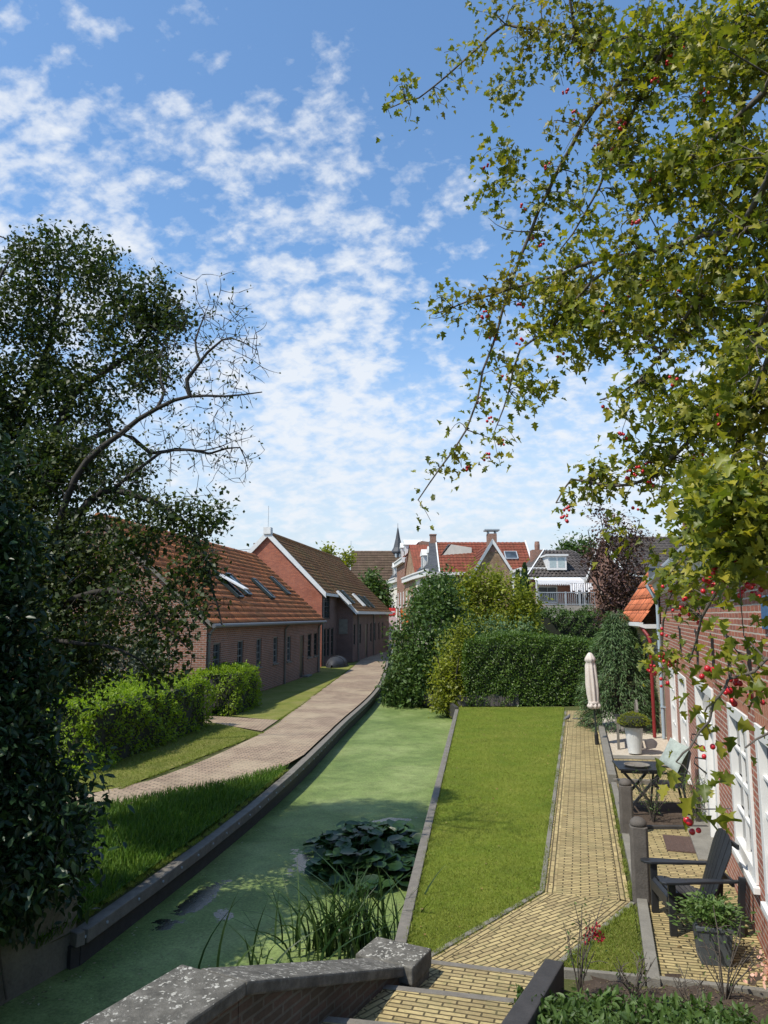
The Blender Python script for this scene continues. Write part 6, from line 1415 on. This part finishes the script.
# square planter with leafy plant
sp1=thing('square_planter','dark grey square planter with bushy green plant at the foot of the wall','planter',(3.08,7.42,.004),R(-12))
q=MB(); 
def tap(q,w0,w1,z0,z1):
    q.hexa([(-w0,-w0,z0),(w0,-w0,z0),(w0,w0,z0),(-w0,w0,z0),(-w1,-w1,z1),(w1,-w1,z1),(w1,w1,z1),(-w1,w1,z1)])
tap(q,.125,.155,0,.30); tap(q,.165,.165,.30,.34); q.build('pot',M_plain('planter_grey',(.055,.065,.07),.7,.2,8),sp1,bevel=.006)
MB().box((-.14,-.14,.341),(.14,.14,.345)).build('soil',m_soil,sp1)
n=1000; P=rng.normal(size=(n,3))*np.array([.125,.12,.065])+np.array([0,0,.43]); r=np.linalg.norm(P[:,:2],axis=1); P[:,2]-=np.clip(r-.2,0,1)*.5
leafmesh('foliage',P,np.column_stack([P[:,0],P[:,1],np.full(n,.05)])+rand_dirs(n)*.1,rand_dirs(n,1.),.055*rng.uniform(.6,1.2,n),'leaf',M_leaf('planter_leaf',[(.05,.10,.02),(.08,.14,.03),(.12,.17,.05)],.3),sp1,.9)
np_tubes('stems',[(np.array([[0,0,.33],[P[i,0]*.6,P[i,1]*.6,.42],P[i]]),np.array([.004,.003,.002])) for i in range(0,n,12)],m_leaf_mid,sp1,4)
# white bucket planter
bk=thing('round_planter','tall tapered white planter with mounded yellow green plant by the bench','planter',(5.82,17.75,.03))
q=MB(); q.lathe([(.145,0),(.21,.60),(.225,.62),(.225,.66),(.20,.66),(.185,.60),(.18,.58)],(0,0,0),24); q.build('pot',M_plain('pale_enamel',(.55,.56,.54),.5,.12,4),bk,smooth=False)
n=1500; d=rand_dirs(n); d[:,2]=np.abs(d[:,2]); P=d*np.array([.36,.34,.24])*rng.uniform(.75,1,(n,1))+np.array([0,0,.66]); leafmesh('foliage',P,d+rand_dirs(n)*.5,d+rand_dirs(n)*.5,.05*rng.uniform(.6,1.3,n),'leaf',m_leaf_ygr,bk,.8)
q=MB(); q.lathe([(.30,.60),(.32,.72),(.25,.84),(.02,.88)],(0,0,0),14); q.build('plant_core',m_core,bk)
# bench by the conifer
bc=thing('garden_bench','weathered grey wooden bench against the buff annexe beside the white planter','bench',(6.25,18.9,0),math.atan2(-WE.y,-WE.x)+PI)
# local x along the wall, seat opens towards -x world : local +y
BL=1.35
for s in (-BL/2,BL/2):
    q=MB(); q.box((s-.03,.40,0),(s+.03,.46,.64)); q.build('leg',m_oldwood,bc,bevel=.004)
    q=MB(); q.box((s-.03,-.06,0),(s+.03,.0,.95)); q.build('leg',m_oldwood,bc,bevel=.004)
    MB().box((s-.035,-.0,.60),(s+.035,.50,.645)).build('armrest',m_oldwood,bc,bevel=.004)
q=MB()
for i in range(5): q.box((-BL/2+.03,.02+i*.09,.42),(BL/2-.03,.02+i*.09+.075,.445))
q.build('seat',m_oldwood,bc,bevel=.003)
q=MB(); n=16
for i in range(n):
    x=-BL/2+.05+i*(BL-.1)/(n-1); h=.92+.16*math.sin(PI*i/(n-1)); q.box((x-.025,-.045,.46),(x+.025,-.025,h))
q.box((-BL/2+.03,-.055,.46),(BL/2-.03,-.02,.50)); 
for i in range(n-1):
    x0=-BL/2+.05+i*(BL-.1)/(n-1);x1=-BL/2+.05+(i+1)*(BL-.1)/(n-1); q.beam((x0,-.035,.92+.16*math.sin(PI*i/(n-1))),(x1,-.035,.92+.16*math.sin(PI*(i+1)/(n-1))),.05,.05)
q.build('backrest',m_oldwood,bc)
# parasol (closed)
pr_=thing('closed_parasol','closed beige parasol standing at the right edge of the yellow path','parasol',(5.30,19.0,0)); pr_.rotation_euler=(0,R(-2.5),0)
MB().tube([(0,0,0),(0,0,2.3)],.024,10).build('pole',m_dkframe,pr_)
MB().lathe([(.05,0),(.05,.25),(.035,.3)],(0,0,0),10).build('ground_socket',m_iron,pr_)
n=40; V=[];Fc=[]; prof=[(.88,.10),(.92,.14),(.96,.15),(1.0,.125),(1.02,.11),(1.08,.115),(1.25,.13),(1.5,.135),(1.75,.125),(1.95,.115),(2.03,.10),(2.06,.13),(2.12,.12),(2.18,.085),(2.24,.05),(2.27,.01)]
for z,r in prof:
    for j in range(n): 
        a=2*PI*j/n; f=1+.22*math.sin(a*8+z*1.2)*(1 if z<2.0 else .4)+.07*math.sin(a*3+z*3); V.append((r*f*math.cos(a),r*f*math.sin(a),z))
for i in range(len(prof)-1):
    for j in range(n): Fc.append((i*n+j,i*n+(j+1)%n,(i+1)*n+(j+1)%n,(i+1)*n+j))
np_mesh('canopy',np.array(V),np.array(Fc),m_canvas,pr_,True)
MB().lathe([(.132,1.0),(.138,1.03),(.132,1.06)],(0,0,0),20).build('tie_strap',m_canvas,pr_)
# door mat, drain, bird
dmt=thing('door_mat','brown rubber door mat lying on the yellow bricks before the cottage door','door mat',(4.24,10.92,.006),R(-16)); q=MB()
q.box((-.28,-.38,0),(.28,.38,.012)); 
for i in range(9):
    q.box((-.26+i*.06,-.36,.012),(-.235+i*.06,.36,.018))
q.build('mat',M_plain('brown_rubber',(.075,.045,.035),.9,.35,20,bump=.6),dmt)
tag(MB().box((-.24,-.09,0),(.24,.09,.006)).build('drain_cover',m_postwood),'flat dark drain cover set in the far end of the yellow path','drain cover').location=(6.1,23.6,.012)
bd=thing('small_bird','small grey bird standing on the yellow path near the lawn','bird',(5.55,23.0,.012),R(40)); 
q=MB(); q.tube([(-.17,0,.07),(-.10,0,.085),(-.05,0,.10),(.02,0,.115),(.07,0,.14),(.09,0,.17),(.105,0,.185),(.125,0,.19),(.145,0,.187)],[.010,.018,.045,.055,.045,.028,.027,.018,.003],12); q.build('body',M_plain('bird_grey',(.10,.10,.11),.8,.3,30),bd,smooth=True)
for s in (-1,1): MB().tube([(.02,s*.018,.0),(.015,s*.018,.07)],.004,5).build('leg',m_iron,bd)
# covered heap beside the barn
hp=G(336,664); hh=thing('covered_dinghy','dark covered dinghy lying on the grass in the recess beside the barn','dinghy',(-2.95,47.2,0),R(80))
V=[];Fc=[];nu,nv=16,12
for i in range(nu+1):
    for j in range(nv+1):
        u=i/nu*2-1;v=j/nv*PI; w=max(.02,1-abs(u)**2.4)**.6; V.append((u*1.35,math.cos(v)*.62*w,math.sin(v)**.8*(.62*w+.12*abs(u)**3)+.04*math.sin(u*14)*w*math.sin(v)))
for i in range(nu):
    for j in range(nv): a=i*(nv+1)+j; Fc.append((a,a+1,a+nv+2,a+nv+1))
np_mesh('cover',np.array(V),np.array(Fc),M_plain('dark_tarp',(.018,.021,.027),.7,.3,4),hh,True)
q=MB()
for u in (-.8,-.3,.2,.7):
    w=(1-abs(u)**2.4)**.6; q.tube([(u*1.35,math.cos(v)*.64*w,math.sin(v)**.8*.66*w+.01) for v in np.linspace(.05,PI-.05,10)],.02,5)
q.build('lashing',m_black,hh)
ml=thing('door_step_mat','pale stone step in the grass before the long cottage door','step',(0,0,0)); sM=G(306,676); ml.location=(sM.x-.2,sM.y-.3,0); MB().box((-.45,-.5,0),(.45,.5,.09)).build('step',m_kerb,ml,bevel=.01); ml.rotation_euler=(0,0,R(-8))
